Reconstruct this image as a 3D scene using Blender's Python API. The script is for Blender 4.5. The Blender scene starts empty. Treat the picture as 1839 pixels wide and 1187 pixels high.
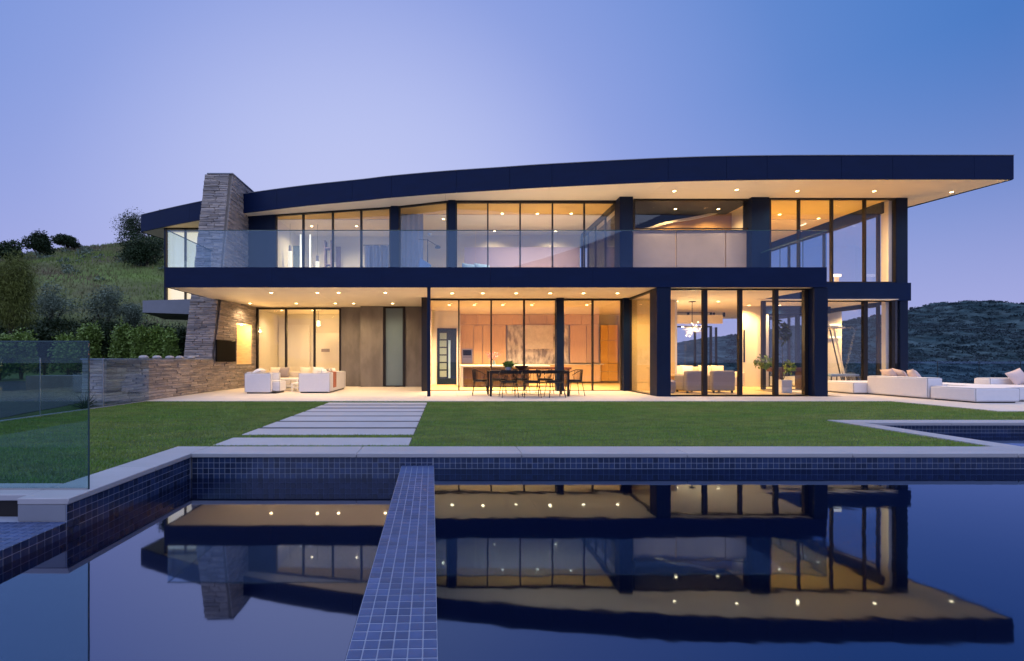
import bpy, math, random
import numpy as np
from mathutils import Vector, noise, Matrix
random.seed(7); rng = np.random.default_rng(7)
C = bpy.context.scene.collection
sc = bpy.context.scene
# ------------------------------------------------------------------ camera
F, U0, V0, EYE = 820.0, 800.0, 646.0, 1.1          # lens in photo pixels, eye height above the terrace
cam_d = bpy.data.cameras.new('camera'); cam = bpy.data.objects.new('camera', cam_d); C.objects.link(cam)
cam.location = (0, 0, EYE); cam.rotation_euler = (math.pi/2, 0, 0)
cam_d.sensor_width = 36; cam_d.lens = F/1839*36
cam_d.shift_x = (919.5-U0)/1839; cam_d.shift_y = (V0-593.5)/1839
cam_d.clip_start = .05; cam_d.clip_end = 6000
sc.camera = cam
# ------------------------------------------------------------------ dusk sky
wd = bpy.data.worlds.new('World'); sc.world = wd; wd.use_nodes = True
nt = wd.node_tree; N = nt.nodes; L = nt.links
for n in list(N): N.remove(n)
out = N.new('ShaderNodeOutputWorld'); bg = N.new('ShaderNodeBackground'); bg.inputs[1].default_value = 1.0
L.new(bg.outputs[0], out.inputs[0])
tc = N.new('ShaderNodeTexCoord'); sx = N.new('ShaderNodeSeparateXYZ'); L.new(tc.outputs['Generated'], sx.inputs[0])
def ramp(stops, src):
    r = N.new('ShaderNodeValToRGB'); e = r.color_ramp.elements
    r.color_ramp.interpolation = 'B_SPLINE'
    while len(e) > 1: e.remove(e[-1])
    e[0].position = stops[0][0]; e[0].color = (*stops[0][1], 1)
    for p, c in stops[1:]:
        k = e.new(p); k.color = (*c, 1)
    L.new(src, r.inputs[0]); return r
gd = Vector((-.17,.965,.14)).normalized()                   # where the sun has gone down behind the hills
dt = N.new('ShaderNodeVectorMath'); dt.operation = 'DOT_PRODUCT'; dt.inputs[1].default_value = gd; L.new(tc.outputs['Generated'], dt.inputs[0])
ra = ramp([(0, (.05,.13,.44)), (.50, (.045,.19,.56)), (.66, (.11,.24,.62)), (.76, (.20,.31,.71)), (.84, (.26,.35,.75)), (.90, (.39,.46,.83)), (.955, (.50,.56,.89)), (1, (.57,.61,.90))], dt.outputs['Value'])
rw = ramp([(0, (.95,.95,.95)), (.12, (.75,.75,.75)), (.26, (.28,.28,.28)), (.44, (0,0,0))], sx.outputs[2])
mx = N.new('ShaderNodeMix'); mx.data_type = 'RGBA'; mx.inputs[7].default_value = (.44,.45,.79,1)
L.new(rw.outputs[0], mx.inputs[0]); L.new(ra.outputs[0], mx.inputs[6]); L.new(mx.outputs[2], bg.inputs[0])
# broad soft fill lamp added from behind the camera to lift lawn and sofas
sd = bpy.data.lights.new('twilight_fill', 'SUN'); sd.energy = 2.6; sd.angle = math.radians(120); sd.color = (.72,.78,1)
so = bpy.data.objects.new('twilight_fill', sd); C.objects.link(so); so.rotation_euler = (math.radians(22), 0, math.radians(-22))
sc.view_settings.view_transform = 'Standard'; sc.view_settings.look = 'None'
sc.view_settings.exposure = 0; sc.view_settings.gamma = 1; sc.view_settings.use_curve_mapping = False
sc.cycles.use_denoising = True
sc.cycles.max_bounces = 10; sc.cycles.diffuse_bounces = 4; sc.cycles.glossy_bounces = 4
sc.cycles.transparent_max_bounces = 24; sc.cycles.transmission_bounces = 8
sc.cycles.caustics_reflective = False; sc.cycles.caustics_refractive = False
sc.cycles.sample_clamp_indirect = 5
WARM = (1, .62, .22); WARMW = (1, .70, .36); LG = 6.8
# ------------------------------------------------------------------ helpers
def X(u, D): return (u-U0)*D/F
def Z(v, D): return EYE-(v-V0)*D/F
def on_line(u, p0, p1):
    k = (u-U0)/F; dx = p1[0]-p0[0]; dy = p1[1]-p0[1]
    t = (k*p0[1]-p0[0])/(dx-k*dy)
    return (p0[0]+dx*t, p0[1]+dy*t)
ORG = {}
def org(o): return ORG.get(o.name, Vector((0,0,0))) if o is not None else Vector((0,0,0))
def tag(o, label=None, cat=None, group=None, kind=None):
    if label: o['label'] = label
    if cat: o['category'] = cat
    if group: o['group'] = group
    if kind: o['kind'] = kind
    return o
def thing(name, label, cat, loc=(0,0,0), group=None):
    o = bpy.data.objects.new(name, None); C.objects.link(o); o.location = loc; o.empty_display_size = .2
    ORG[o.name] = Vector(loc); return tag(o, label, cat, group)
def place(name, me, parent, loc, rot=(0,0,0), scale=(1,1,1)):
    o = bpy.data.objects.new(name, me); C.objects.link(o)
    if parent is not None:
        o.parent = parent
    o.location = Vector(loc)-org(parent); o.rotation_euler = rot; o.scale = scale
    return o
def copy_tree(o, parent=None):
    c = o.copy(); C.objects.link(c); c.parent = parent
    if o.name in ORG: ORG[c.name] = ORG[o.name].copy()
    for ch in o.children: copy_tree(ch, c)
    return c
class MB:
    def __init__(s): s.v = []; s.f = []
    def box(s, x0, y0, z0, x1, y1, z1):
        if x0 > x1: x0, x1 = x1, x0
        if y0 > y1: y0, y1 = y1, y0
        if z0 > z1: z0, z1 = z1, z0
        n = len(s.v)
        s.v += [(x0,y0,z0),(x1,y0,z0),(x1,y1,z0),(x0,y1,z0),(x0,y0,z1),(x1,y0,z1),(x1,y1,z1),(x0,y1,z1)]
        s.f += [tuple(n+i for i in q) for q in ((0,3,2,1),(4,5,6,7),(0,1,5,4),(1,2,6,5),(2,3,7,6),(3,0,4,7))]
        return s
    def wall(s, p0, p1, z0, z1, t=.05, off=0):
        d = Vector((p1[0]-p0[0], p1[1]-p0[1])); d.normalize(); n = Vector((-d.y, d.x))
        a, b = off-t/2, off+t/2
        P = [(p0[0]+n.x*a, p0[1]+n.y*a), (p1[0]+n.x*a, p1[1]+n.y*a), (p1[0]+n.x*b, p1[1]+n.y*b), (p0[0]+n.x*b, p0[1]+n.y*b)]
        return s.prism(P, z0, z1)
    def prism(s, P, z0, z1):
        ar = sum(P[i][0]*P[(i+1) % len(P)][1]-P[(i+1) % len(P)][0]*P[i][1] for i in range(len(P)))
        if ar < 0: P = P[::-1]
        n = len(s.v); k = len(P)
        s.v += [(p[0],p[1],z0) for p in P]+[(p[0],p[1],z1) for p in P]
        s.f.append(tuple(n+i for i in reversed(range(k)))); s.f.append(tuple(n+k+i for i in range(k)))
        for i in range(k):
            j = (i+1) % k; s.f.append((n+i, n+j, n+k+j, n+k+i))
        return s
    def hexa(s, lo, hi):
        n = len(s.v); s.v += list(lo)+list(hi)
        s.f += [tuple(n+i for i in q) for q in ((0,3,2,1),(4,5,6,7),(0,1,5,4),(1,2,6,5),(2,3,7,6),(3,0,4,7))]
        return s
    def tube(s, pts, r, k=6, r1=None):
        pts = [Vector(p) for p in pts]; rings = []
        for i, p in enumerate(pts):
            d = (pts[min(i+1, len(pts)-1)]-pts[max(i-1, 0)]).normalized()
            a = d.cross(Vector((0,0,1)) if abs(d.z) < .9 else Vector((1,0,0))).normalized(); b = d.cross(a)
            rr = r if r1 is None else r+(r1-r)*i/(len(pts)-1)
            n = len(s.v); rings.append(n)
            s.v += [tuple(p+a*rr*math.cos(2*math.pi*j/k)+b*rr*math.sin(2*math.pi*j/k)) for j in range(k)]
        for a, b in zip(rings, rings[1:]):
            for j in range(k): s.f.append((a+j, a+(j+1) % k, b+(j+1) % k, b+j))
        s.f.append(tuple(rings[0]+j for j in reversed(range(k)))); s.f.append(tuple(rings[-1]+j for j in range(k)))
        return s
    def lathe(s, c, prof, k=16, sy=1):
        rings = []
        for r, z in prof:
            n = len(s.v); rings.append(n)
            s.v += [(c[0]+r*math.cos(2*math.pi*j/k), c[1]+sy*r*math.sin(2*math.pi*j/k), c[2]+z) for j in range(k)]
        for a, b in zip(rings, rings[1:]):
            for j in range(k): s.f.append((a+j, a+(j+1) % k, b+(j+1) % k, b+j))
        s.f.append(tuple(rings[0]+j for j in reversed(range(k)))); s.f.append(tuple(rings[-1]+j for j in range(k)))
        return s
    def mesh(s, name, m, o=Vector((0,0,0))):
        me = bpy.data.meshes.new(name)
        me.from_pydata([(a-o.x, b-o.y, c-o.z) for a, b, c in s.v], [], s.f)
        me.materials.append(m); return me
    def build(s, name, m, parent=None, bevel=0, smooth=False, sub=0, label=None):
        me = s.mesh(name, m, org(parent))
        o = bpy.data.objects.new(name, me); C.objects.link(o)
        if parent is not None: o.parent = parent; ORG[o.name] = org(parent)
        if bevel:
            b = o.modifiers.new('b', 'BEVEL'); b.width = bevel; b.segments = 3 if bevel > .02 else 1; b.limit_method = 'ANGLE'
        if sub:
            q = o.modifiers.new('s', 'SUBSURF'); q.levels = q.render_levels = sub
        if smooth or bevel:
            for p in me.polygons: p.use_smooth = True
            if not sub:
                try: me.set_sharp_from_angle(angle=math.radians(38))
                except Exception: pass
        if label: o['label'] = label
        return o
def box(name, m, parent, x0, y0, z0, x1, y1, z1, bevel=0, label=None):
    return MB().box(x0,y0,z0,x1,y1,z1).build(name, m, parent, bevel, label=label)
def cushion(mb_args, name, m, parent, rot=None, puff=.35):
    """a soft square pillow: (cx, cy, cz, w, h, t) with rotation (rx, ry, rz)"""
    cx, cy, cz, w, h, t = mb_args; n = 7; V = []; Fc = []
    for sgn in (-1, 1):
        for i in range(n):
            for j in range(n):
                a = i/(n-1)*2-1; b = j/(n-1)*2-1
                th = (1-a*a)**.45*(1-b*b)**.45*t/2+.006
                pin = 1-.07*(1-abs(a*a-b*b)*.0-abs(a*b))*1
                V.append((a*w/2*(1-.06*(1-b*b)*0-.05*(1-abs(b))), sgn*th, b*h/2*(1-.05*(1-abs(a)))))
    for s_ in range(2):
        o = s_*n*n
        for i in range(n-1):
            for j in range(n-1):
                q = (o+i*n+j, o+(i+1)*n+j, o+(i+1)*n+j+1, o+i*n+j+1)
                Fc.append(q if s_ == 0 else q[::-1])
    ring = [i*n for i in range(n)]+[(n-1)*n+j for j in range(1, n)]+[i*n+n-1 for i in range(n-2, -1, -1)]+[j for j in range(n-2, 0, -1)]
    for a, b in zip(ring, ring[1:]+ring[:1]): Fc.append((b, a, a+n*n, b+n*n))
    me = bpy.data.meshes.new(name); me.from_pydata(V, [], Fc); me.materials.append(m)
    for p in me.polygons: p.use_smooth = True
    return place(name, me, parent, (cx,cy,cz), rot or (0,0,0))
# ------------------------------------------------------------------ materials
def mat(name, col, rough=.6, metal=0, var=.0, vscale=4.0, bump=0, bscale=30, stretch=(1,1,1), rnd=0, spec=.5, col2=None, c2scale=2, detail=5, coat=0, bd=.02):
    m = bpy.data.materials.new(name); m.use_nodes = True
    t = m.node_tree; b = t.nodes['Principled BSDF']; b.inputs['Roughness'].default_value = rough
    b.inputs['Metallic'].default_value = metal; b.inputs['Specular IOR Level'].default_value = spec
    if coat: b.inputs['Coat Weight'].default_value = coat
    tcn = t.nodes.new('ShaderNodeTexCoord'); mp = t.nodes.new('ShaderNodeMapping'); mp.inputs['Scale'].default_value = stretch
    geo = t.nodes.new('ShaderNodeNewGeometry')
    t.links.new(geo.outputs['Position'], mp.inputs[0])
    cur = None
    rgb = t.nodes.new('ShaderNodeRGB'); rgb.outputs[0].default_value = (*col, 1); cur = rgb.outputs[0]
    if col2:
        nz = t.nodes.new('ShaderNodeTexNoise'); nz.inputs['Scale'].default_value = c2scale; nz.inputs['Detail'].default_value = detail
        t.links.new(mp.outputs[0], nz.inputs[0])
        mr_ = t.nodes.new('ShaderNodeMapRange'); mr_.inputs[1].default_value = .38; mr_.inputs[2].default_value = .62; t.links.new(nz.outputs[0], mr_.inputs[0])
        mi = t.nodes.new('ShaderNodeMix'); mi.data_type = 'RGBA'; t.links.new(mr_.outputs[0], mi.inputs[0]); t.links.new(cur, mi.inputs[6]); mi.inputs[7].default_value = (*col2, 1); cur = mi.outputs[2]
    if var:
        nz = t.nodes.new('ShaderNodeTexNoise'); nz.inputs['Scale'].default_value = vscale; nz.inputs['Detail'].default_value = 6; nz.inputs['Roughness'].default_value = .6
        t.links.new(mp.outputs[0], nz.inputs[0])
        mr_ = t.nodes.new('ShaderNodeMapRange'); mr_.inputs[1].default_value = .25; mr_.inputs[2].default_value = .75; mr_.inputs[3].default_value = 1-var; mr_.inputs[4].default_value = 1+var
        t.links.new(nz.outputs[0], mr_.inputs[0])
        hs = t.nodes.new('ShaderNodeHueSaturation'); t.links.new(mr_.outputs[0], hs.inputs['Value']); t.links.new(cur, hs.inputs['Color']); cur = hs.outputs[0]
        rr = t.nodes.new('ShaderNodeMapRange'); rr.inputs[3].default_value = max(.0, rough-.08); rr.inputs[4].default_value = min(1, rough+.1)
        t.links.new(nz.outputs[0], rr.inputs[0]); t.links.new(rr.outputs[0], b.inputs['Roughness'])
    if rnd:
        oi = t.nodes.new('ShaderNodeObjectInfo'); mr_ = t.nodes.new('ShaderNodeMapRange'); mr_.inputs[3].default_value = 1-rnd; mr_.inputs[4].default_value = 1+rnd
        t.links.new(oi.outputs['Random'], mr_.inputs[0])
        hs = t.nodes.new('ShaderNodeHueSaturation'); t.links.new(mr_.outputs[0], hs.inputs['Value']); t.links.new(cur, hs.inputs['Color']); cur = hs.outputs[0]
    t.links.new(cur, b.inputs['Base Color'])
    if bump:
        nb = t.nodes.new('ShaderNodeTexNoise'); nb.inputs['Scale'].default_value = bscale; nb.inputs['Detail'].default_value = 5
        t.links.new(mp.outputs[0], nb.inputs[0]); bp = t.nodes.new('ShaderNodeBump'); bp.inputs['Strength'].default_value = bump; bp.inputs['Distance'].default_value = bd
        t.links.new(nb.outputs[0], bp.inputs['Height']); t.links.new(bp.outputs[0], b.inputs['Normal'])
    return m
def emit(name, col, s):
    m = bpy.data.materials.new(name); m.use_nodes = True; t = m.node_tree; b = t.nodes['Principled BSDF']
    b.inputs['Base Color'].default_value = (.8,.8,.8,1); b.inputs['Emission Color'].default_value = (*col, 1); b.inputs['Emission Strength'].default_value = s
    return m
def glass(name, tint, ior=1.5, refl=(1,1,1), rough=0, lo=0):
    m = bpy.data.materials.new(name); m.use_nodes = True; t = m.node_tree; n = t.nodes; l = t.links
    for q in list(n): n.remove(q)
    o = n.new('ShaderNodeOutputMaterial'); mixs = n.new('ShaderNodeMixShader'); tr = n.new('ShaderNodeBsdfTransparent'); gl = n.new('ShaderNodeBsdfGlossy')
    tr.inputs[0].default_value = (*tint, 1); gl.inputs['Color'].default_value = (*refl, 1); gl.inputs['Roughness'].default_value = rough
    g = n.new('ShaderNodeNewGeometry'); fr = n.new('ShaderNodeFresnel'); mp = n.new('ShaderNodeMapRange'); mp.inputs[3].default_value = ior; mp.inputs[4].default_value = 1/ior
    l.new(g.outputs['Backfacing'], mp.inputs[0]); l.new(mp.outputs[0], fr.inputs[0])
    m2 = n.new('ShaderNodeMapRange'); m2.inputs[3].default_value = lo; m2.inputs[4].default_value = 1
    l.new(fr.outputs[0], m2.inputs[0]); l.new(m2.outputs[0], mixs.inputs[0]); l.new(tr.outputs[0], mixs.inputs[1]); l.new(gl.outputs[0], mixs.inputs[2]); l.new(mixs.outputs[0], o.inputs[0])
    return m
def water(name, rip, rscale, refl, lo=.33):
    m = bpy.data.materials.new(name); m.use_nodes = True; t = m.node_tree; n = t.nodes; l = t.links
    for q in list(n): n.remove(q)
    o = n.new('ShaderNodeOutputMaterial'); mixs = n.new('ShaderNodeMixShader'); df = n.new('ShaderNodeBsdfDiffuse'); gl = n.new('ShaderNodeBsdfGlossy')
    df.inputs[0].default_value = (.0008,.002,.009,1); gl.inputs['Color'].default_value = (*refl, 1); gl.inputs['Roughness'].default_value = .012 if rip < .02 else .03
    fr = n.new('ShaderNodeFresnel'); fr.inputs[0].default_value = 1.33
    mp = n.new('ShaderNodeMapRange'); mp.inputs[3].default_value = lo; mp.inputs[4].default_value = 1
    g = n.new('ShaderNodeNewGeometry'); nz = n.new('ShaderNodeTexNoise'); nz.inputs['Scale'].default_value = rscale; nz.inputs['Detail'].default_value = 2
    bp = n.new('ShaderNodeBump'); bp.inputs['Strength'].default_value = rip; bp.inputs['Distance'].default_value = .01
    l.new(g.outputs['Position'], nz.inputs[0]); l.new(nz.outputs[0], bp.inputs['Height']); l.new(bp.outputs[0], gl.inputs['Normal'])
    l.new(fr.outputs[0], mp.inputs[0]); l.new(mp.outputs[0], mixs.inputs[0]); l.new(df.outputs[0], mixs.inputs[1]); l.new(gl.outputs[0], mixs.inputs[2]); l.new(mixs.outputs[0], o.inputs[0])
    return m
M = dict(
    navy=mat('navy_metal', (.0035,.012,.050), .5, 0, var=.15, vscale=1.5, stretch=(1,1,3), spec=.12),
    navy2=mat('steel_column', (.005,.012,.036), .5, 0, var=.12, vscale=2, spec=.15),
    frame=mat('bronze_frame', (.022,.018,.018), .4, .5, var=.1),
    soffit=mat('soffit_boards', (.86,.73,.54), .55, var=.07, vscale=6, stretch=(.12,6,1), bump=.04, bscale=8),
    plaster=mat('plaster_ceiling', (.84,.74,.58), .7, var=.03, vscale=2),
    yellow_ceiling=mat('honey_ceiling', (.86,.68,.27), .55, var=.04),
    wood_ceiling=mat('wood_ceiling', (.80,.50,.15), .5, var=.08, vscale=6, stretch=(.2,5,1)),
    amber=mat('amber_plaster', (.80,.60,.25), .7, var=.05),
    white=mat('white_wall', (.74,.70,.64), .7, var=.03, vscale=2),
    lilac=mat('lilac_wall', (.25,.19,.28), .7, var=.05, vscale=3),
    concrete=mat('board_concrete', (.185,.165,.155), .75, var=.16, vscale=2.0, stretch=(2,2,.8), bump=.15, bscale=14, col2=(.145,.128,.12), c2scale=1.2),
    stone=mat('ledge_stone', (.37,.305,.26), .82, var=.28, vscale=7, stretch=(1,1,5), bump=.5, bscale=26, rnd=.28, col2=(.25,.225,.225), c2scale=3),
    mortar=mat('stone_core', (.16,.135,.115), .9, var=.2),
    cap=mat('stone_cap', (.20,.21,.25), .6, var=.08),
    paving=mat('terrace_paving', (.58,.52,.47), .6, var=.06, vscale=5, rnd=.04, bump=.05, bscale=50),
    coping=mat('coping_limestone', (.35,.34,.365), .55, var=.1, vscale=4, stretch=(.4,2,1), rnd=.05, bump=.08, bscale=40),
    step=mat('concrete_step', (.40,.39,.41), .6, var=.07, vscale=3, rnd=.05, bump=.06, bscale=50),
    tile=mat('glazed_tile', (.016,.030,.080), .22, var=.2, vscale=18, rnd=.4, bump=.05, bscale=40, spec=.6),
    tile_lit_tone=mat('glazed_tile_lit_tone', (.050,.078,.18), .42, var=.15, vscale=18, rnd=.2, bump=.05, bscale=40, spec=.4),  # same tile; sky light on level faces painted in as a lighter colour
    niche=mat('niche_lining', (.62,.50,.34), .8, var=.2, vscale=6, stretch=(1,1,4), bump=.3, bscale=20),
    grout=mat('tile_grout', (.25,.28,.37), .8, var=.1),
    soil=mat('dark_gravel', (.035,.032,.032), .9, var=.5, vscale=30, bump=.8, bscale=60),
    turf=mat('turf_soil', (.060,.095,.024), .95, var=.3, vscale=12, bump=.5, bscale=90),
    grass=mat('grass_blades', (.155,.265,.038), .6, var=.45, vscale=4, stretch=(.5,1.6,1), col2=(.235,.285,.06), c2scale=.9, spec=.25),
    wild=mat('wild_grass', (.17,.235,.06), .8, var=.3, vscale=1.5, col2=(.19,.15,.10), c2scale=.16, spec=.1),
    hill=mat('hill_scrub', (.12,.17,.045), .95, var=.4, vscale=.5, col2=(.10,.078,.055), c2scale=.10, bump=1, bscale=3, spec=.1),
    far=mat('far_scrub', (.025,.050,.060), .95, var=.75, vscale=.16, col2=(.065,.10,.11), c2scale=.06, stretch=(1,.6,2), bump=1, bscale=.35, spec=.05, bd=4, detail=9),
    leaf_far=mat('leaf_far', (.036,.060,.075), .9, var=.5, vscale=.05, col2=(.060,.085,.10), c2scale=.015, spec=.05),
    leaf_dark=mat('leaf_dark', (.026,.046,.018), .6, var=.3, vscale=3, rnd=.2, spec=.2),
    leaf_mid=mat('leaf_mid', (.15,.23,.045), .5, var=.35, vscale=4, rnd=.2, spec=.3),
    leaf_olive=mat('leaf_olive', (.14,.18,.13), .6, var=.3, vscale=4, spec=.2),
    leaf_gold=mat('leaf_gold', (.125,.145,.030), .6, var=.4, vscale=2.5, spec=.2),
    bark=mat('bark', (.06,.045,.032), .9, var=.3, vscale=10),
    sofa=mat('white_upholstery', (.64,.63,.67), .85, var=.03, vscale=12, bump=.1, bscale=220),
    cream=mat('cream_fabric', (.66,.58,.48), .85, var=.08, vscale=30),
    pink=mat('blush_fabric', (.58,.46,.44), .85, var=.06, vscale=30),
    stripe=mat('patterned_fabric', (.62,.58,.55), .85, col2=(.06,.06,.08), c2scale=14, stretch=(1,1,1)),
    rust=mat('rust_fabric', (.42,.13,.06), .85),
    taupe=mat('taupe_fabric', (.30,.26,.27), .85, var=.08, vscale=30),
    blue=mat('blue_fabric', (.16,.26,.45), .8, var=.1),
    black=mat('black_metal', (.012,.012,.014), .4, .4),
    screen=mat('screen_black', (.005,.005,.006), .4, spec=.05),
    steel=mat('brushed_steel', (.45,.45,.46), .3, .9),
    mauve=mat('mauve_panel', (.25,.195,.19), .6, var=.12, vscale=1.5),
    bent=mat('bent_timber', (.44,.28,.13), .5, var=.1, vscale=4, stretch=(.5,1,8)),
    cabinet=mat('cabinet_wood', (.68,.47,.27), .45, var=.12, vscale=5, stretch=(6,1,.4), rnd=.05),
    orange=mat('amber_wood', (.74,.44,.11), .45, var=.1, vscale=5, stretch=(6,1,.4)),
    walnut=mat('walnut_slats', (.085,.048,.03), .5, var=.2, vscale=8, stretch=(5,1,.5)),
    marble=mat('veined_marble', (.82,.78,.72), .3, col2=(.24,.22,.22), c2scale=2.2, stretch=(2.4,1,1.1), detail=12),
    marble_pale=mat('pale_marble', (.74,.68,.58), .3, var=.15, vscale=6),
    counter=mat('white_counter', (.80,.77,.72), .3),
    floor=mat('oak_floor', (.66,.48,.22), .35, var=.1, vscale=4, stretch=(4,.6,1)),
    frost=mat('frosted_pane', (.13,.18,.21), .35, var=.1, vscale=1, stretch=(1,1,.6)),
    flower=mat('pink_blossom', (.55,.16,.22), .6),
    red=mat('plum_wood', (.10,.035,.03), .5),
    rug=mat('grey_rug', (.30,.27,.25), .9, var=.1),
    curtain=mat('grey_curtain', (.33,.32,.38), .8, var=.15, vscale=4, stretch=(8,8,.3)),
    pebble=mat('pale_boulder', (.40,.37,.35), .8, var=.15, vscale=10, bump=.3),
    dot=emit('lamp_disc', (1,.66,.28), 30), strip=emit('light_strip', (1,.84,.60), 1.7), bulb=emit('lamp_bulb', (1,.82,.55), 14), shade=emit('lamp_shade_glow', (1,.76,.42), 1.2),
    glowpane=emit('self_glowing_blind', (1,.76,.36), 1.05),  # blind glows by itself, standing in for a lit room behind it
    pane=glass('window_glass', (.94,.95,.96), 1.45),
    rail=glass('balustrade_glass', (.84,.91,.97), 1.42, (.55,.75,1), lo=.01),
    thick=glass('pool_fence_glass', (.74,.87,.88), 1.5, (.35,.5,.6), lo=.02),
    edge=mat('glass_edge', (.03,.07,.08), .2),
    water_l=water('still_water', .02, 3.0, (.68,.76,1), .28), water_r=water('rippled_water', .085, 2.6, (.46,.64,1), .175),
)
# ================================================================== SETTING
WL, WR = -.30, -.185                       # still pool and raised pool water heights (terrace top is 0)
PX0, PY1 = -2.99, 5.36                     # pool corner (inner coping edge)
def struct(o, k='structure'): o['kind'] = k; return o
def big_disc():
    n = 96; V = [(0,0,-24)]; Fc = []
    for i in range(n):
        a = 2*math.pi*i/n; V.append((4500*math.cos(a), 4500*math.sin(a), -24))
    for i in range(n): Fc.append((0, 1+i, 1+(i+1) % n))
    me = bpy.data.meshes.new('valley_ground'); me.from_pydata(V, [], Fc); me.materials.append(M['far'])
    return struct(place('valley_ground', me, None, (0,0,0)))
big_disc()
struct(MB().box(-7.6, 3.752, -.19, -3.402, 3.757, -.051).build('painted_shade_panel', M['frame']))  # dark sheet painting in the recess shade under the coping
struct(MB().box(-8.6, -9, -6, 24, 25.6, -.42).build('plot_ground', M['soil']))
# --- rolling grassed hillside on the left
RX = [-140,-100,-60,-51.6,-47.6,-44,-40,-36,-25,-10,5,15,30]; RZ = [9,11,13.6,15.2,16.4,16.9,17.8,18.6,18.2,12,2,-6,-20]
def hill_z(x, y):
    t = min(1, max(0, (y-20)/42)); top = float(np.interp(x, RX, RZ))
    base = -.08+.55*min(1, max(0, (y-9)/11))
    z = base+(top-base)*t**.95
    if y > 62: z -= (y-62)*.28
    z += t*(noise.noise((x*.09, y*.09, 3))*1.0+noise.noise((x*.3, y*.3, 1))*.35)+.05*noise.noise((x*1.3, y*1.3, 0))
    if x > -8.75: z = min(z, -1.2+max(0, y-26)*.55)
    return z
def grid_mesh(name, xs, ys, fz, m):
    V = [(x, y, fz(x, y)) for y in ys for x in xs]; nx = len(xs)
    Fc = [(j*nx+i, j*nx+i+1, (j+1)*nx+i+1, (j+1)*nx+i) for j in range(len(ys)-1) for i in range(nx-1)]
    me = bpy.data.meshes.new(name); me.from_pydata(V, [], Fc); me.materials.append(m)
    for p in me.polygons: p.use_smooth = True
    return struct(place(name, me, None, (0,0,0)))
xs = list(np.concatenate([np.linspace(-140, -60, 40, False), np.linspace(-60, -8.8, 110), [-8.6], np.linspace(-7, 30, 28)]))
ys = list(np.concatenate([np.linspace(-6, 20, 40, False), np.linspace(20, 66, 90, False), np.linspace(66, 160, 30)]))
grid_mesh('hillside', xs, ys, hill_z, M['hill'])
grid_mesh('planting_bed', list(np.linspace(-34, -8.9, 60)), list(np.linspace(-6, 16.5, 50)), lambda x, y: hill_z(x, y)+.015, M['soil'])
# --- far scrub hills on the right
HX = [-900,-300,0,100,200,330,426,450,470,492,510,532,600,760,1000,1300]; HZ = [-10,10,6,8,16,32,45,53,51.5,47.5,43.5,46.5,52,40,34,28]
def far_z(x, y):
    t = min(1, max(0, (y-130)/290)); top = float(np.interp(x, HX, HZ)); s = t*t*(3-2*t)*.5+t*.5
    z = -24.5+(top+24.5)*s
    if y > 420: z -= (y-420)*.22
    rid = noise.noise((x*.018+y*.009, y*.005, 5)); z += t*(1-.9*max(0, t-.75)*4)*(13*rid)
    return z+t*(noise.noise((x*.03, y*.02, 2))*1.6+noise.noise((x*.1, y*.1, 4))*1.0+noise.noise((x*.28, y*.28, 4))*1.0)
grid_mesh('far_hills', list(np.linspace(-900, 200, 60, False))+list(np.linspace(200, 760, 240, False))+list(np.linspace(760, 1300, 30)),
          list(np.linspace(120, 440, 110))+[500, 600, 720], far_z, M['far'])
# --- lawn
def lawn_piece(name, x0, y0, x1, y1):
    return struct(MB().box(x0, y0, -.42, x1, y1, -.02).build(name, M['turf']))
lawn_piece('lawn', -8.0, 5.80, 6.98, 12.17); lawn_piece('lawn', -8.0, 4.09, -3.43, 5.796); lawn_piece('lawn', 6.984, 8.38, 11.88, 12.17); lawn_piece('lawn', 11.884, 8.38, 14.5, 9.8)
PATH = [(5.95,6.52),(6.79,7.38),(7.55,8.18),(8.33,8.97),(9.12,9.72),(9.86,10.41),(10.62,11.13),(11.34,11.86)]
def blades():
    area = [(-8.0,5.82,6.96,12.15,2700),(-8.0,4.1,-3.45,5.8,3600),(6.98,8.4,11.86,12.15,2000),(11.86,8.4,14.4,9.78,2000)]
    P = []
    for x0, y0, x1, y1, d in area:
        n = int((x1-x0)*(y1-y0)*d); p = np.stack([rng.uniform(x0, x1, n), rng.uniform(y0, y1, n)], 1)
        keep = np.ones(n, bool)
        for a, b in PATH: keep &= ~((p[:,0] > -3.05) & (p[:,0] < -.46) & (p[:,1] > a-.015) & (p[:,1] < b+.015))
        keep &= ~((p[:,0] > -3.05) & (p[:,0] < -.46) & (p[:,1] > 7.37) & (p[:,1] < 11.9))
        P.append(p[keep])
    P = np.concatenate(P); n = len(P); a = rng.uniform(0, 2*np.pi, n); h = rng.uniform(.014, .032, n); w = .0042
    V = np.zeros((n, 3, 3), np.float32); cx, cy = np.cos(a)*w, np.sin(a)*w
    V[:,0,0] = P[:,0]-cx; V[:,0,1] = P[:,1]-cy; V[:,1,0] = P[:,0]+cx; V[:,1,1] = P[:,1]+cy; V[:,:2,2] = -.022
    V[:,2,0] = P[:,0]+rng.normal(0, .009, n)+.004; V[:,2,1] = P[:,1]+rng.normal(0, .009, n); V[:,2,2] = -.02+h
    return tri_mesh('lawn_grass', V.reshape(-1, 3), M['grass'])
def tri_mesh(name, V, m, k=3):
    n = len(V)//k; me = bpy.data.meshes.new(name); me.vertices.add(len(V)); me.vertices.foreach_set('co', np.ascontiguousarray(V, np.float32).ravel())
    me.loops.add(n*k); me.loops.foreach_set('vertex_index', np.arange(n*k, dtype=np.int32))
    me.polygons.add(n); me.polygons.foreach_set('loop_start', np.arange(0, n*k, k, dtype=np.int32)); me.polygons.foreach_set('loop_total', np.full(n, k, np.int32))
    me.materials.append(m); me.update(calc_edges=True); return me
struct(place('lawn_grass', blades(), None, (0,0,0)), 'stuff')
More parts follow.
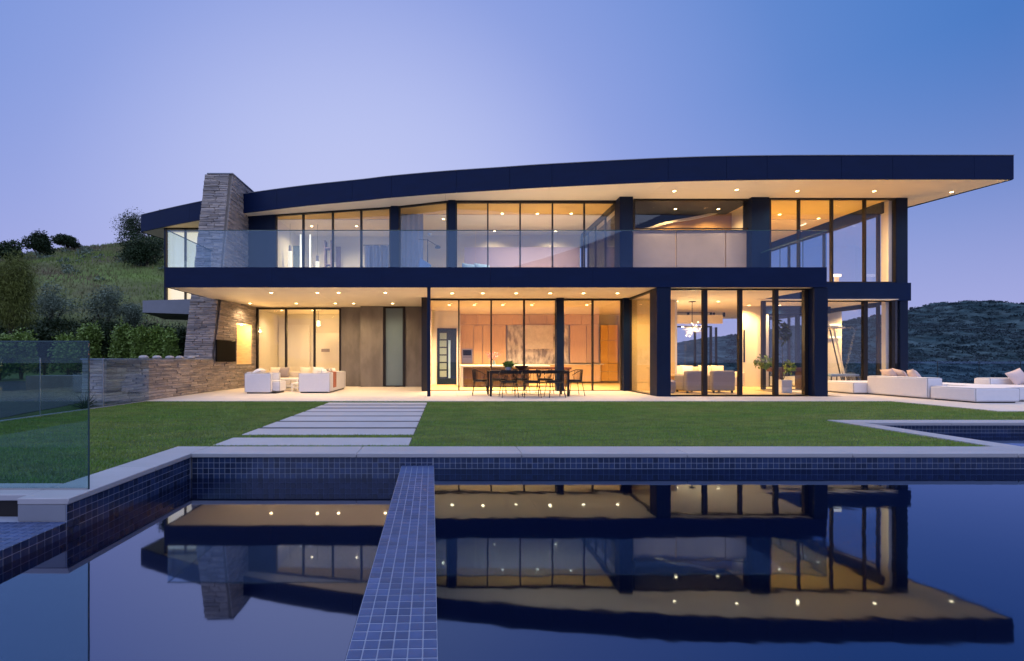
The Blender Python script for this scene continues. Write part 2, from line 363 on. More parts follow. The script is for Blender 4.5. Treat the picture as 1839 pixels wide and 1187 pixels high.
def wild_grass():
    n = 70000; x = rng.uniform(-66, -9, n); y = rng.uniform(21, 66, n)**1.0
    V = np.zeros((n, 3, 3), np.float32); a = rng.uniform(0, 2*np.pi, n)
    h = rng.uniform(.10, .32, n)*(.6+.8*np.clip(y/60, 0, 1)); z = np.array([hill_z(float(p), float(q)) for p, q in zip(x, y)])
    w = .02+.0006*y
    V[:,0,0] = x-np.cos(a)*w; V[:,0,1] = y-np.sin(a)*w; V[:,1,0] = x+np.cos(a)*w; V[:,1,1] = y+np.sin(a)*w; V[:,0,2] = V[:,1,2] = z-.05
    V[:,2,0] = x+rng.normal(0,.12,n); V[:,2,1] = y; V[:,2,2] = z+h
    return tri_mesh('wild_grass', V.reshape(-1, 3), M['wild'])
struct(place('wild_grass', wild_grass(), None, (0,0,0)), 'stuff')
# --- stepping slabs set flush in the lawn
pth = thing('stepping_path', 'wide pale concrete slabs laid as a stepping path across the lawn', 'path', (-1.75,5.9,0))
pth['kind'] = 'structure'; del pth['category']
for a, b in PATH: box('step_slab', M['step'], pth, -3.03, a, -.06, -.48, b, -.011, bevel=.006)
for (a0, a1), (b0, b1) in zip(PATH[1:], PATH[2:]): box('shade_strip', M['soil'], pth, -3.04, a1+.002, -.05, -.47, b0-.002, -.0185)  # dark strips added to paint the shade between the slabs
# --- terrace paving
ter = struct(MB().box(-8.1, 12.2, -.42, 11.9, 16.5, -.03).box(-8.15, 16.5, -.42, 16.4, 18.8, -.03).box(11.9, 9.8, -.42, 24, 16.5, -.03).build('terrace', M['mortar']))
def pavers(x0, y0, x1, y1, dx, dy, skip=None):
    nx = max(1, round((x1-x0)/dx)); ny = max(1, round((y1-y0)/dy)); dx = (x1-x0)/nx; dy = (y1-y0)/ny
    me = MB().box(-dx/2+.003, -dy/2+.003, -.03, dx/2-.003, dy/2-.003, 0).mesh('paving_slab', M['paving'])
    for i in range(nx):
        for j in range(ny):
            place('paving_slab', me, ter, (x0+(i+.5)*dx, y0+(j+.5)*dy, 0.0))
pavers(-8.1, 12.2, 11.9, 13.66, 1.25, .73); pavers(-8.1, 13.66, 6.4, 16.5, 1.25, .95); pavers(-8.1, 16.5, -.8, 18.8, 1.22, 1.15)
pavers(11.9, 9.8, 18.5, 16.5, 1.32, 1.12); pavers(18.5, 9.8, 24, 16.5, 1.375, 1.12)
# --- pool coping
cop = struct(thing('pool_coping', None, None, (0,0,0)))
def coping_run(x0, y0, x1, y1, n, axis, z1=0.0, t=.05):
    for i in range(n):
        a, b = i/n, (i+1)/n; g = .0015
        if axis == 'x': box('coping_stone', M['coping'], cop, x0+(x1-x0)*a+g, y0, z1-t, x0+(x1-x0)*b-g, y1, z1, bevel=.006)
        else: box('coping_stone', M['coping'], cop, x0, y0+(y1-y0)*a+g, z1-t, x1, y0+(y1-y0)*b-g, z1, bevel=.006)
coping_run(-2.99, 5.36, 14.5, 5.80, 9, 'x'); coping_run(-3.40, 3.62, -2.99, 5.80, 2, 'y')
coping_run(-7.6, 3.72, -3.402, 4.07, 3, 'x')
coping_run(6.99, 5.802, 7.32, 7.998, 2, 'y'); coping_run(6.99, 8.0, 14.5, 8.36, 4, 'x')
# walls under the coping (cores)
core = struct(MB().box(-2.98, 5.394, -.6, 14.5, 5.79, -.051).box(-3.39, 3.63, -.6, -3.012, 5.79, -.051).box(-7.6, 3.76, -.6, -3.402, 4.06, -.051)
              .box(7.0, 5.803, -.6, 7.30, 8.34, -.051).box(7.303, 8.02, -.6, 14.5, 8.34, -.051).build('pool_wall_core', M['coping']))
basin = struct(MB().box(-3.0, -9, -.60, 14.6, 8.3, -.55).build('pool_floor', M['tile']))
# --- glazed tiles: shared chamfered tile, each one an object where it shows
TS = .0645
def tile_mesh(w, d, h=.0035, m='tile', gy=.0027):
    b = MB(); c = .0015; g = .0027
    x, y = w/2-g, d/2-gy
    return b.hexa([(-x,-y,0),(x,-y,0),(x,y,0),(-x,y,0)], [(-x+c,-y+c,h),(x-c,-y+c,h),(x-c,y-c,h),(-x+c,y-c,h)]).mesh('tile', M[m])
TM = tile_mesh(TS, TS); TMT = tile_mesh(TS, TS, m='tile_lit_tone', gy=.0045)
def tile_field(owner, o, ua, va, nu, nv, rot, limit=300, order=None, su=TS, sv=TS, me=None):
    """tiles at o + (i+.5)*su*ua + (j+.5)*sv*va; beyond the limit they are joined"""
    o, ua, va = Vector(o), Vector(ua), Vector(va); me = me or TM; cells = [(i, j) for j in range(nv) for i in range(nu)]
    if order: cells.sort(key=order)
    R = Matrix.Rotation(0, 3, 'X') if rot is None else rot
    e = R.to_euler()
    for i, j in cells[:limit]:
        place('tile', me, owner, o+ua*(i+.5)*su+va*(j+.5)*sv, e, (su/TS, sv/TS, 1))
    rest = cells[limit:]
    if rest:
        base = np.array([v.co[:] for v in me.vertices]); fs = [tuple(p.vertices) for p in me.polygons]; V = []; Fc = []; Rn = np.array(R)
        for i, j in rest:
            c = np.array(o+ua*(i+.5)*su+va*(j+.5)*sv); k = len(V)
            V += [tuple(q) for q in ((base*np.array([su/TS, sv/TS, 1]))@Rn.T+c)]; Fc += [tuple(k+a for a in f) for f in fs]
        m2 = bpy.data.meshes.new('tile_field'); m2.from_pydata(V, [], Fc); m2.materials.append(me.materials[0])
        q = place('tile_field', m2, owner, org(owner)); q['kind'] = 'stuff'
Rfront = Matrix(((1,0,0),(0,0,-1),(0,1,0)))             # tile face towards -y
Rright = Matrix(((0,0,1),(1,0,0),(0,1,0)))              # tile face towards +x
# far wall of the still pool (left) and of the raised pool (right)
wl = struct(MB().box(-2.99, 5.388, -.55, -.143, 5.392, -.05).build('pool_end_wall', M['grout']))
tile_field(wl, (-2.99, 5.388, -.052-5*TS), (1,0,0), (0,0,1), 44, 5, Rfront)
wr = struct(MB().box(-.14, 5.372, -.55, 14.5, 5.376, -.05).build('pool_end_wall', M['grout']))
tile_field(wr, (-.14, 5.372, -.052-3*TS), (1,0,0), (0,0,1), 226, 3, Rfront, order=lambda c: (c[0], c[1]))
ws = struct(MB().box(-3.008, 3.62, -.55, -3.004, 5.386, -.05).build('pool_side_wall', M['grout']))
tile_field(ws, (-3.004, 3.62, -.052-5*TS), (0,1,0), (0,0,1), 27, 5, Rright)
# block end below the coping, and the lower tiled ledge
box('end_block', M['cap'], ws, -3.39, 3.62, -.178, -3.012, 3.626, -.052)
led = struct(MB().box(-7.6, -4, -.5, -3.004, 3.75, -.189).build('pool_ledge', M['grout']))
tile_field(led, (-3.004, 3.615-100*TS, -.186-2*TS), (0,1,0), (0,0,1), 100, 2, Rright, limit=120, order=lambda c: (-c[0], c[1]))
led2 = struct(MB().box(-7.6, -4, -.1885, -3.0, 3.75, -.188).build('pool_ledge_top', M['grout']))
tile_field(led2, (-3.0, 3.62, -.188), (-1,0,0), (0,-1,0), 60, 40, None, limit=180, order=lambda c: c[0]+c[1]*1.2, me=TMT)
wsp = struct(MB().box(7.32, 8.002, -.55, 14.5, 8.006, -.05).build('spa_wall', M['grout']))
tile_field(wsp, (7.33, 8.002, -.052-3*TS), (1,0,0), (0,0,1), 110, 3, Rfront, limit=150)
# tiled divider between the pools, running under the camera
ang = math.radians(-1.7); ZD = -.143
Rl = Matrix.Rotation(-ang, 3, 'Z'); LW, LN = .384, 6
p_far = Vector((-.135, 5.37, 0)); dirv = Vector((math.sin(-ang), -math.cos(ang), 0)); nrm = Vector((-math.cos(ang), -math.sin(-ang), 0))
def dpt(a, b, z): q = p_far+dirv*a+nrm*b; return (q.x, q.y, z)
LL = 9.0
div = MB(); div.hexa([dpt(LL,LW,-.55),dpt(LL,0,-.55),dpt(0,0,-.55),dpt(0,LW,-.55)], [dpt(LL,LW,ZD-.006),dpt(LL,0,ZD-.006),dpt(0,0,ZD-.006),dpt(0,LW,ZD-.006)])
dv = struct(div.build('pool_divider', M['grout']))
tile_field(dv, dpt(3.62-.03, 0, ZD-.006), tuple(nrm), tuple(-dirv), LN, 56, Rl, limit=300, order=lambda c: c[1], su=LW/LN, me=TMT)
side = MB()
for a in range(56):
    for q in (0,1):
        z1 = ZD-.010-q*TS; a0 = a*TS
        side.hexa([dpt(a0+TS-.003,LW,z1-TS+.005),dpt(a0+.003,LW,z1-TS+.005),dpt(a0+.003,LW+.004,z1-TS+.005),dpt(a0+TS-.003,LW+.004,z1-TS+.005)],
                  [dpt(a0+TS-.003,LW,z1),dpt(a0+.003,LW,z1),dpt(a0+.003,LW+.004,z1),dpt(a0+TS-.003,LW+.004,z1)])
s_ = side.build('tile_field', M['tile'], dv); s_['kind'] = 'stuff'
# water
def sheet(name, P, z, m):
    me = bpy.data.meshes.new(name); me.from_pydata([(x, y, z) for x, y in P], [], [tuple(range(len(P)))]); me.materials.append(m); return struct(place(name, me, None, (0,0,0)))
a_, b_ = dpt(0, LW-.002, 0), dpt(LL, LW-.002, 0); c_, d_ = dpt(0, .002, 0), dpt(LL, .002, 0)
sheet('pool_water', [(-3.003, 5.388), (-3.003, b_[1]), (b_[0], b_[1]), (a_[0], 5.388)], WL, M['water_l'])
sheet('pool_water', [(c_[0], 5.372), (d_[0], d_[1]), (14.5, d_[1]), (14.5, 5.372)], WR, M['water_r'])
sheet('spa_water', [(7.3, 5.80), (14.5, 5.80), (14.5, 8.0), (7.3, 8.0)], WR, M['water_r'])
# --- near glass screen standing on the coping
g = thing('glass_screen', 'large frameless blue tinted glass screen in the left foreground on the pool coping', 'glass screen', (-5.2,3.88,0))
for x0, x1 in ((-3.035, -5.22), (-5.235, -7.4)):
    p = box('pane', M['thick'], g, x1, 3.874, .012, x0, 3.888, 1.25)
box('bottom_channel', M['steel'], g, -7.4, 3.868, 0, -3.035, 3.873, .012); box('top_edge', M['edge'], g, -7.4, 3.8735, 1.251, -3.035, 3.8885, 1.262)
box('end_edge', M['edge'], g, -3.034, 3.8735, .0, -3.029, 3.8885, 1.262)
# --- glass fence along the left side of the lawn
fn = thing('glass_fence', 'low clear glass fence between the lawn and the dark planting bed', 'glass fence', (-8,9,0))
box('base_channel', M['coping'], fn, -8.06, 4.1, -.05, -8.0, 12.35, .004)
for i in range(5):
    y1 = 12.36-i*1.66; box('pane', M['rail'], fn, -8.036, y1-1.645, .004, -8.024, y1, 1.14)
for i in range(4): box('joint_post', M['steel'], fn, -8.038, 12.36-(i+1)*1.66+.003, .004, -8.022, 12.36-(i+1)*1.66+.012, 1.14)
# --- glass fence at the right edge of the terrace
fr_ = thing('glass_fence', 'clear glass fence behind the white outdoor sofas at the terrace edge', 'glass fence', (20,18.9,0))
box('base_channel', M['frame'], fr_, 17.0, 18.93, -.4, 25.6, 18.99, .02)
for i in range(5): box('pane', M['rail'], fr_, 17.0+i*1.72, 18.95, .02, 17.0+i*1.72+1.705, 18.962, 1.03)
for i in range(5): box('joint_post', M['black'], fr_, 17.0+i*1.72+1.706, 18.948, .02, 17.0+i*1.72+1.718, 18.964, 1.03)
struct(MB().box(16.4, 16.5, -.5, 25.6, 19.05, -.012).build('terrace_strip', M['paving']))
# ================================================================== STONE WORK
def stone_mesh():
    b = MB(); j = lambda a: random.uniform(-a, a)
    lo = [(-.5,0,-.5),(.5,0,-.5),(.5,0,.5),(-.5,0,.5)]
    hi = [(-.47+j(.02),1+j(.3),-.42+j(.05)),(.47+j(.02),1+j(.3),-.42+j(.05)),(.47+j(.02),1+j(.3),.42+j(.05)),(-.47+j(.02),1+j(.3),.42+j(.05))]
    n = len(b.v); b.v += lo+hi
    b.f += [(4,5,6,7)[::-1],(0,1,5,4),(1,2,6,5),(2,3,7,6),(3,0,4,7)]
    return b.mesh('stone', M['stone'])
SM = [stone_mesh() for _ in range(6)]
for me in SM:                                  # face outwards along -y after this flip
    for v in me.vertices: v.co.y = -v.co.y

def courses(owner, o, ud, vd, width, height, rh, ln, limit, depth=.05, wfun=None, hole=None, xf=None):
    """lay rough stones on a face: o lower left corner, ud along, vd up the face"""
    o, ud, vd = Vector(o), Vector(ud).normalized(), Vector(vd).normalized(); nd = ud.cross(vd)     # outward normal
    R = Matrix((ud, -nd, vd)).transposed(); e = R.to_euler(); z = 0; L_ = []
    while z < height-.02:
        h = min(random.choice([.6,.8,1,1.2])*rh, height-z); x = xf(z) if xf else 0
        if height-z-h < .03: h = height-z
        w0 = width if wfun is None else wfun(z)
        while x < w0-.02:
            l = random.uniform(.5, 1.5)*ln
            if w0-x-l < .12: l = w0-x
            if not (hole and x+l > hole[0] and x < hole[1] and z+h > hole[2] and z < hole[3]): L_.append((x, l, z, h))
            elif hole:
                if x < hole[0]-.03: L_.append((x, hole[0]-x, z, h))
                if x+l > hole[1]+.03: L_.append((hole[1], x+l-hole[1], z, h))
            x += l
        z += h
    L_.sort(key=lambda s: -s[1]*s[3])
    V = []; Fc = []
    for i, (x, l, z, h) in enumerate(L_):
        c = o+ud*(x+l/2)+vd*(z+h/2); s = (l-.004, depth*random.uniform(.5, 1.1), h-.0035); me = random.choice(SM)
        if i < limit: place('stone', me, owner, c, e, s)
        else:
            k = len(V)
            for v in me.vertices: V.append(tuple(R@Vector((v.co.x*s[0], v.co.y*s[1], v.co.z*s[2]))+c-org(owner)))
            Fc += [tuple(k+a for a in p.vertices) for p in me.polygons]
    if V:
        m2 = bpy.data.meshes.new('stones'); m2.from_pydata(V, [], Fc); m2.materials.append(M['stone'])
        q = bpy.data.objects.new('stones', m2); C.objects.link(q); q.parent = owner; q['kind'] = 'stuff'
SX = -8.15
wall = thing('garden_wall', 'low dry stacked stone wall running back from the lawn to the stone chimney', 'stone wall', (-8.4,13,0))
box('wall_core', M['mortar'], wall, -8.66, 10.9, -.4, SX, 15.98, 1.09)
box('capstone', M['cap'], wall, -8.70, 10.86, 1.09, SX+.045, 15.95, 1.13, bevel=.008)
courses(wall, (SX, 10.9, 0), (0,1,0), (0,0,1), 5.08, 1.09, .068, .55, 270)
courses(wall, (-8.66, 10.9, 0), (1,0,0), (0,0,1), .51, 1.09, .07, .3, 30)
for i, (u, d) in enumerate(((258,12.7),(282,13.3),(305,13.9),(323,14.4),(344,15.05))):
    b = MB(); b.lathe((X(u,d), d, 1.13), [(.05,0),(.115,.012),(.13,.035),(.11,.07),(.06,.09),(.015,.095)], 12, .8)
    o = b.build('boulder', M['pebble'], None, smooth=True)
    tag(o, '%s smooth pale boulder on top of the garden wall counted from the lawn' % ['first','second','third','fourth','fifth'][i], 'boulder', 'pale boulders on the garden wall')
# chimney: front face battered back, tall above the roof
ch = thing('stone_chimney', 'tall tapering chimney of stacked stone rising through the roof', 'chimney', (-8.6,17,0))
CX0, CX1, CZ = -9.14, SX, 8.17; fy = lambda z: 15.78+.2025*z
cb = MB(); zs = 3.3; xa_ = CX0-.05+.17*zs/CZ; cb.hexa([(CX0-.05,fy(0),0),(CX1,fy(0),0),(CX1,17.0,0),(CX0-.05,17.0,0)], [(xa_,fy(zs),zs),(CX1,fy(zs),zs),(CX1,17.0,zs),(xa_,17.0,zs)])
cb.hexa([(xa_,fy(zs),zs+.001),(CX1,fy(zs),zs+.001),(CX1,19.4,zs+.001),(xa_,19.4,zs+.001)], [(CX0+.12,fy(CZ),CZ),(CX1,fy(CZ),CZ),(CX1,19.4,CZ),(CX0+.12,19.4,CZ)]); cb.build('chimney_core', M['mortar'], ch)
box('chimney_cap', M['cap'], ch, CX0+.05, fy(CZ)-.05, CZ+.002, CX1+.06, 19.45, CZ+.05, bevel=.01)
sl = math.hypot(1, .2025)
courses(ch, (CX0-.04, fy(0), 0), (1,0,0), (0,.2025,1), 1.03, CZ*sl, .078, .48, 190, wfun=lambda z: 1.03-.012*z)
courses(ch, (CX1, fy(3.87), 3.87), (0,1,0), (0,0,1), 19.4-fy(3.87), CZ-3.87, .078, .5, 110, xf=lambda z: .2025*z)
# stone feature wall beside the lounge with niche and screen
fw = thing('stone_feature_wall', 'warm lit stacked stone wall of the lounge with a glowing niche', 'stone wall', (-8.4,17.4,0))
WP0, WP1 = (SX, 15.84), (-7.84, 18.9); wl_ = math.hypot(WP1[0]-WP0[0], WP1[1]-WP0[1]); wd_ = ((WP1[0]-WP0[0])/wl_, (WP1[1]-WP0[1])/wl_, 0); nin = (-wd_[1], wd_[0])
def wpt(s, z, dep=0): return (WP0[0]+wd_[0]*s+nin[0]*dep, WP0[1]+wd_[1]*s+nin[1]*dep, z)
NS0, NS1, NZ0, NZ1 = 1.62, 2.72, .92, 2.52
def wseg(s0, s1, z0, z1, d0=.001, d1=.62):
    a, b, c, d = wpt(s0,z0,d0), wpt(s1,z0,d0), wpt(s1,z0,d1), wpt(s0,z0,d1)
    return MB().prism([a[:2], b[:2], c[:2], d[:2]], z0, z1)
for a in ((NS0,NS0+.02,NZ0,NZ1),(NS1-.02,NS1,NZ0,NZ1),(NS0+.021,NS1-.021,NZ0,NZ0+.02),(NS0+.021,NS1-.021,NZ1-.02,NZ1)): wseg(*a, .004, .60).build('niche_lining', M['niche'], fw)
for s0, s1, z0, z1 in ((1.1,NS0,0,3.26),(NS1,wl_,0,3.26),(NS0,NS1,0,NZ0),(NS0,NS1,NZ1,3.26)): wseg(s0, s1, z0, z1).build('wall_core', M['mortar'], fw)
wseg(NS0, NS1, NZ0, NZ1, .60, .64).build('niche_back', M['niche'], fw)
courses(fw, WP0+(0,), wd_, (0,0,1), wl_, 3.26, .075, .55, 300, hole=(NS0,NS1,NZ0,NZ1), depth=.03, xf=lambda z: max(0, .2025*z-.05))
nl = thing('niche_light', 'small spotlight glowing at the top of the stone niche', 'spotlight', wpt(2.2, 2.5, .14))
c_ = wpt(2.2, 2.5, .14); MB().lathe((c_[0],c_[1],c_[2]-.03), [(.03,0),(.04,.01),(.04,.03)], 12).build('lens', M['dot'], nl)
def spot(parent, loc, e, col, size=150, blend=1, r=.05, tgt=None):
    d = bpy.data.lights.new('lamp', 'SPOT'); d.energy = e*LG; d.color = col; d.spot_size = math.radians(size); d.spot_blend = blend; d.shadow_soft_size = r
    o = bpy.data.objects.new('lamp', d); C.objects.link(o); o.parent = parent; o.location = Vector(loc)-org(parent); o.visible_glossy = False
    if tgt is not None: o.rotation_euler = (Vector(tgt)-Vector(loc)).to_track_quat('-Z','Y').to_euler()
    return o
def point(parent, loc, e, col, r=.06):
    d = bpy.data.lights.new('lamp', 'POINT'); d.energy = e*LG; d.color = col; d.shadow_soft_size = r
    o = bpy.data.objects.new('lamp', d); C.objects.link(o); o.parent = parent; o.location = Vector(loc)-org(parent); return o
point(nl, (c_[0]+.04, c_[1], c_[2]-.16), 9, WARM, .05)
tv = thing('television', 'black flat screen television fixed on the lounge stone wall', 'television', wpt(.75, 1.25, -.1))
TS0, TS1 = .10, 1.32
wseg(TS0, TS1, 1.03, 1.80, -.16, -.11).build('screen_body', M['screen'], tv, bevel=.01); wseg(TS0+.4, TS0+.8, 1.3, 1.55, -.11, -.03).build('wall_bracket', M['black'], tv)
wseg(TS0+.03, TS1-.03, 1.06, 1.77, -.166, -.161).build('screen', M['screen'], tv)

# ================================================================== HOUSE
H = thing('modern_house', 'long two storey glass and dark metal house with a wide flat overhanging roof', 'house', (0,18,0))
SB, ST_ = 3.27, 3.87; RB, RT = 7.0, 7.755; D0 = 13.67
def hb(name, m, *a, **k): return box(name, M[m], H, *a, **k)
# roof: curved front edge in plan
RC = [(-14.0,21.0),(-12.1,20.05),(-10.15,19.15),(-8.3,18.4),(-5.43,17.47),(-3.09,16.87),(-1.96,16.55),(0,16.13),(1.89,15.82),(3.62,15.54),(7.35,15.08),(10.5,14.91),(14.57,14.88),(18.52,14.88)]
def crom(P, n=5):
    out = []
    for i in range(len(P)-1):
        p0, p1, p2, p3 = (Vector(P[max(0,i-1)]), Vector(P[i]), Vector(P[i+1]), Vector(P[min(len(P)-1,i+2)]))
        for k in range(n):
            t = k/n; out.append(tuple(.5*((2*p1)+(-p0+p2)*t+(2*p0-5*p1+4*p2-p3)*t*t+(-p0+3*p1-3*p2+p3)*t**3)))
    return out+[P[-1]]
RCs = crom(RC)
BACK = [(17.9,17.66),(16.95,24.2),(-13.4,24.2)]
MB().prism([(x, y+.06) for x, y in RCs]+[(BACK[0][0]-.06, BACK[0][1])]+[(16.89,24.2)]+[(-13.34,24.2)], RB+.02, RT-.01).build('roof', M['navy'], H)
jn = [0,8,18,24,30,36,41,45,50,53,55,58,60,63,65]
for a, b in zip(jn, jn[1:]):
    fb = MB(); P = RCs[a:b+1]
    d0 = (Vector(P[1])-Vector(P[0])).normalized()*.009
    P = [tuple(Vector(P[0])+d0)]+P[1:]
    fb.prism(P+[(x, y+.055) for x, y in reversed(P)], RB-.012, RT); fb.build('fascia_panel', M['navy'], H)
MB().wall((18.52,14.94), (17.9,17.66), RB-.012, RT, .05, -.03).wall((17.9,17.66), (16.95,24.2), RB-.012, RT, .05, -.03).build('fascia_panel', M['navy'], H)
MB().wall((-14.0,21.06), (-13.4,24.2), RB-.012, RT, .05, .03).build('fascia_panel', M['navy'], H)
MB().prism([(x, y-.018) for x, y in RCs]+[(x, y+.09) for x, y in reversed(RCs)], RT+.002, RT+.022).build('drip_edge', M['cap'], H)
# soffit panels under the roof
for k in range(0, len(RCs)-1, 5):
    P = RCs[k:k+6]; g = .004
    P = [(x, y+.06) for x, y in P]; x1 = P[-1][0]-g
    P[-1] = (x1, P[-1][1]); Q = P+[(min(x1, 16.95) if x1 > 16.95 else x1, 24.0), (P[0][0], 24.0)]
    if P[0][0] > 14: Q = P+[(17.83,17.66),(16.9,24.0),(P[0][0],24.0)]
    if P[0][0] < -13: Q = P+[(x1,24.0),(-13.36,24.0)]
    MB().prism(Q, RB, RB+.018).build('soffit_panel', M['soffit'], H)
# floor slab with fascia panels
hb('floor_slab', 'navy', -8.33, 13.73, SB+.02, 11.38, 24, ST_-.02); hb('floor_slab', 'navy', 11.384, 16.66, SB+.02, 16.84, 24, ST_-.02)
jx = [-8.39,-5.2,-1.9,1.35,4.4,7.4,9.6,11.42]
for a, b in zip(jx, jx[1:]): hb('fascia_panel', 'navy', a+.002, D0, SB, b-.002, 13.725, ST_)
hb('fascia_panel', 'navy', -8.39, 13.726, SB, -8.335, 15.9, ST_); hb('fascia_panel', 'navy', 11.424, 16.60, SB-.02, 16.93, 16.655, ST_+.03)
hb('fascia_panel', 'navy', 16.85, 16.656, SB-.02, 16.905, 24, ST_+.03); hb('fascia_panel', 'navy', 11.385, 13.726, SB, 11.42, 16.598, ST_)
for a, b in zip((-8.33,-4.2,-.6,2.9,6.3), (-4.204,-.604,2.896,6.296,11.38)): hb('ceiling_panel', 'plaster', a, 13.727, SB+.004, b, 18.95 if b < -.5 else 16.3, SB+.0195)
hb('deck', 'counter', -8.33, 13.76, ST_-.018, 11.38, 18.9, ST_-.004)
# columns
for n_, a in (('column', (X(767,D0), D0+.03, 0, X(773,D0), D0+.13, SB)), ('column', (6.34, D0+.02, 0, 6.76, 14.15, SB-.001)), ('column', (11.07, D0+.02, 0, 11.47, 14.2, SB-.001)),
              ('column', (X(1000,16), 16.0, 0, X(1013,16), 16.3, SB)), ('column', (X(1119,16.1), 16.05, 0, X(1130,16.1), 16.35, SB)),
              ('column', (X(1618,16.6), 16.62, 0, X(1632,16.6), 16.95, SB-.02)), ('column', (X(1611,16.6), 16.63, ST_+.03, X(1632,16.6), 16.95, RB-.001)),
              ('column', (-2.10, 17.5, ST_, -1.80, 17.8, RB-.001)), ('column', (X(805,16.9), 16.85, ST_, X(818,16.9), 17.2, RB-.001)),
              ('column', (X(1113,16.5), 16.5, ST_, X(1137,16.5), 17.0, RB-.001)), ('column', (X(1350,16.55), 16.55, ST_, X(1382,16.55), 17.05, RB-.001)),
              ('corner_post', (X(297,20.5)-.04, 20.46, SB+.3, X(299,20.5)+.03, 20.56, RB-.001))):
    hb(n_, 'navy2', *a, bevel=.006)
def glazing(p0, p1, z0, z1, us=None, fw_=.05, jamb=.06, parent=None, panem='pane', head=.06, sill=.05, name='window', fm='frame', widths=None):
    """framed glazing between two plan points; mullions where the rays through photo columns us meet the line"""
    p0, p1 = Vector(p0), Vector(p1); Ln = (p1-p0).length; d = (p1-p0)/Ln
    ts = [0]+[((Vector(on_line(u, p0, p1))-p0).dot(d)) for u in (us or [])]+[Ln]
    b = MB(); q = lambda t: tuple(p0+d*t)
    b.wall(q(0), q(Ln), z1-head, z1, .10); b.wall(q(0), q(Ln), z0, z0+sill, .10)
    for i, t in enumerate(ts):
        w = jamb if i in (0, len(ts)-1) else (widths[i-1] if widths else fw_)
        lo, hi = (0, w) if i == 0 else ((Ln-w, Ln) if i == len(ts)-1 else (t-w/2, t+w/2))
        b.wall(q(lo), q(hi), z0+sill, z1-head, .11)
    f = b.build(name, M[fm], parent or H)
    for i in range(len(ts)-1):
        a = ts[i]+(jamb if i == 0 else fw_/2); c = ts[i+1]-(jamb if i == len(ts)-2 else fw_/2)
        MB().wall(q(a), q(c), z0+sill, z1-head, .012).build('pane', M[panem], f)
    return f
# ---- upper storey front
UW0 = (-6.92, 18.6); UW1 = (-2.10, 17.66)
MB().wall((-8.16,18.85), UW0, ST_, RB-.001, .12).build('wall', M['navy2'], H)
glazing(UW0, UW1, ST_, RB-.001, (545,598,649), fw_=.06)
glazing((-1.80,17.58), (X(805,16.95),16.97), ST_, RB-.001)
glazing((X(818,16.95),16.95), (X(1113,16.95),16.95), ST_, RB-.001, (876,934,992,1049), fw_=.045, head=.09)
glazing((X(1382,16.65),16.70), (X(1611,16.65),16.70), ST_+.03, RB-.001, (1434,1493,1552), widths=(.06,.06,.06), head=.05)
UE0, UE1 = (16.25, 16.95), (16.25, 23.6)
# right end glazing (upper and lower) with beams, seen through the front panes
def end_glass(z0, z1, ys, beam):
    MB().wall((16.25,16.97), (16.25,23.6), z1-beam, z1, .12).build('beam', M['navy2'], H)
    glazing((16.25,17.12), (16.25,23.6), z0, z1-beam, None, name='window')
    for y in ys: hb('mullion', 'frame', 16.20, y-.03, z0, 16.30, y+.03, z1-beam)
    
    if z0 > 1: MB().box(16.30, 16.8, z0, 16.84, 17.1, z1-.02).build('wall', M['white'], H)
end_glass(ST_+.03, RB-.03, (19.6, 21.6), .42); end_glass(0, SB-.03, (19.6, 21.6), .10)
# ---- bay with the curved timber stair wall (upper middle)
bx0, bx1 = X(1137,16.8), X(1350,16.8)
for u0, u1 in ((1138,1214.5),(1216,1303.5),(1305,1346)): hb('wall_panel', 'mauve', X(u0,16.8)+.004, 16.84, ST_, X(u1,16.8)-.004, 16.9, 5.86)
glazing((bx0,16.78), (bx1,16.78), 5.90, RB-.001, None, head=.07, sill=.03, jamb=.05)
hb('ceiling', 'navy', bx0, 16.85, RB-.06, bx1, 21, RB-.002)
crv = [(1137,412),(1160,411),(1180,404),(1210,397),(1240,392),(1275,384),(1310,374),(1346,361)]
P3 = [(X(u,18.4), Z(v,18.4)) for u, v in crv]; P3 = crom(P3, 4)
rb_ = MB(); wdm = MB()
for (xa, za), (xb, zb) in zip(P3, P3[1:]):
    rb_.hexa([(xa,18.2,za-.09),(xb,18.2,zb-.09),(xb,18.34,zb-.09),(xa,18.34,za-.09)], [(xa,18.2,za),(xb,18.2,zb),(xb,18.34,zb),(xa,18.34,za)])
    wdm.hexa([(xa,18.35,4.5),(xb,18.35,4.5),(xb,18.45,4.5),(xa,18.45,4.5)], [(xa,18.35,za-.075),(xb,18.35,zb-.075),(xb,18.45,zb-.075),(xa,18.45,za-.075)])
rb_.build('curved_trim', M['counter'], H, smooth=True); wdm.build('curved_wall', M['bent'], H, smooth=True)
hb('wall', 'navy2', bx0-.3, 21.0, ST_, bx1+.6, 21.1, RB-.002)
hb('beam', 'navy', bx0, 19.6, 6.45, bx0+3.2, 19.8, 6.93)
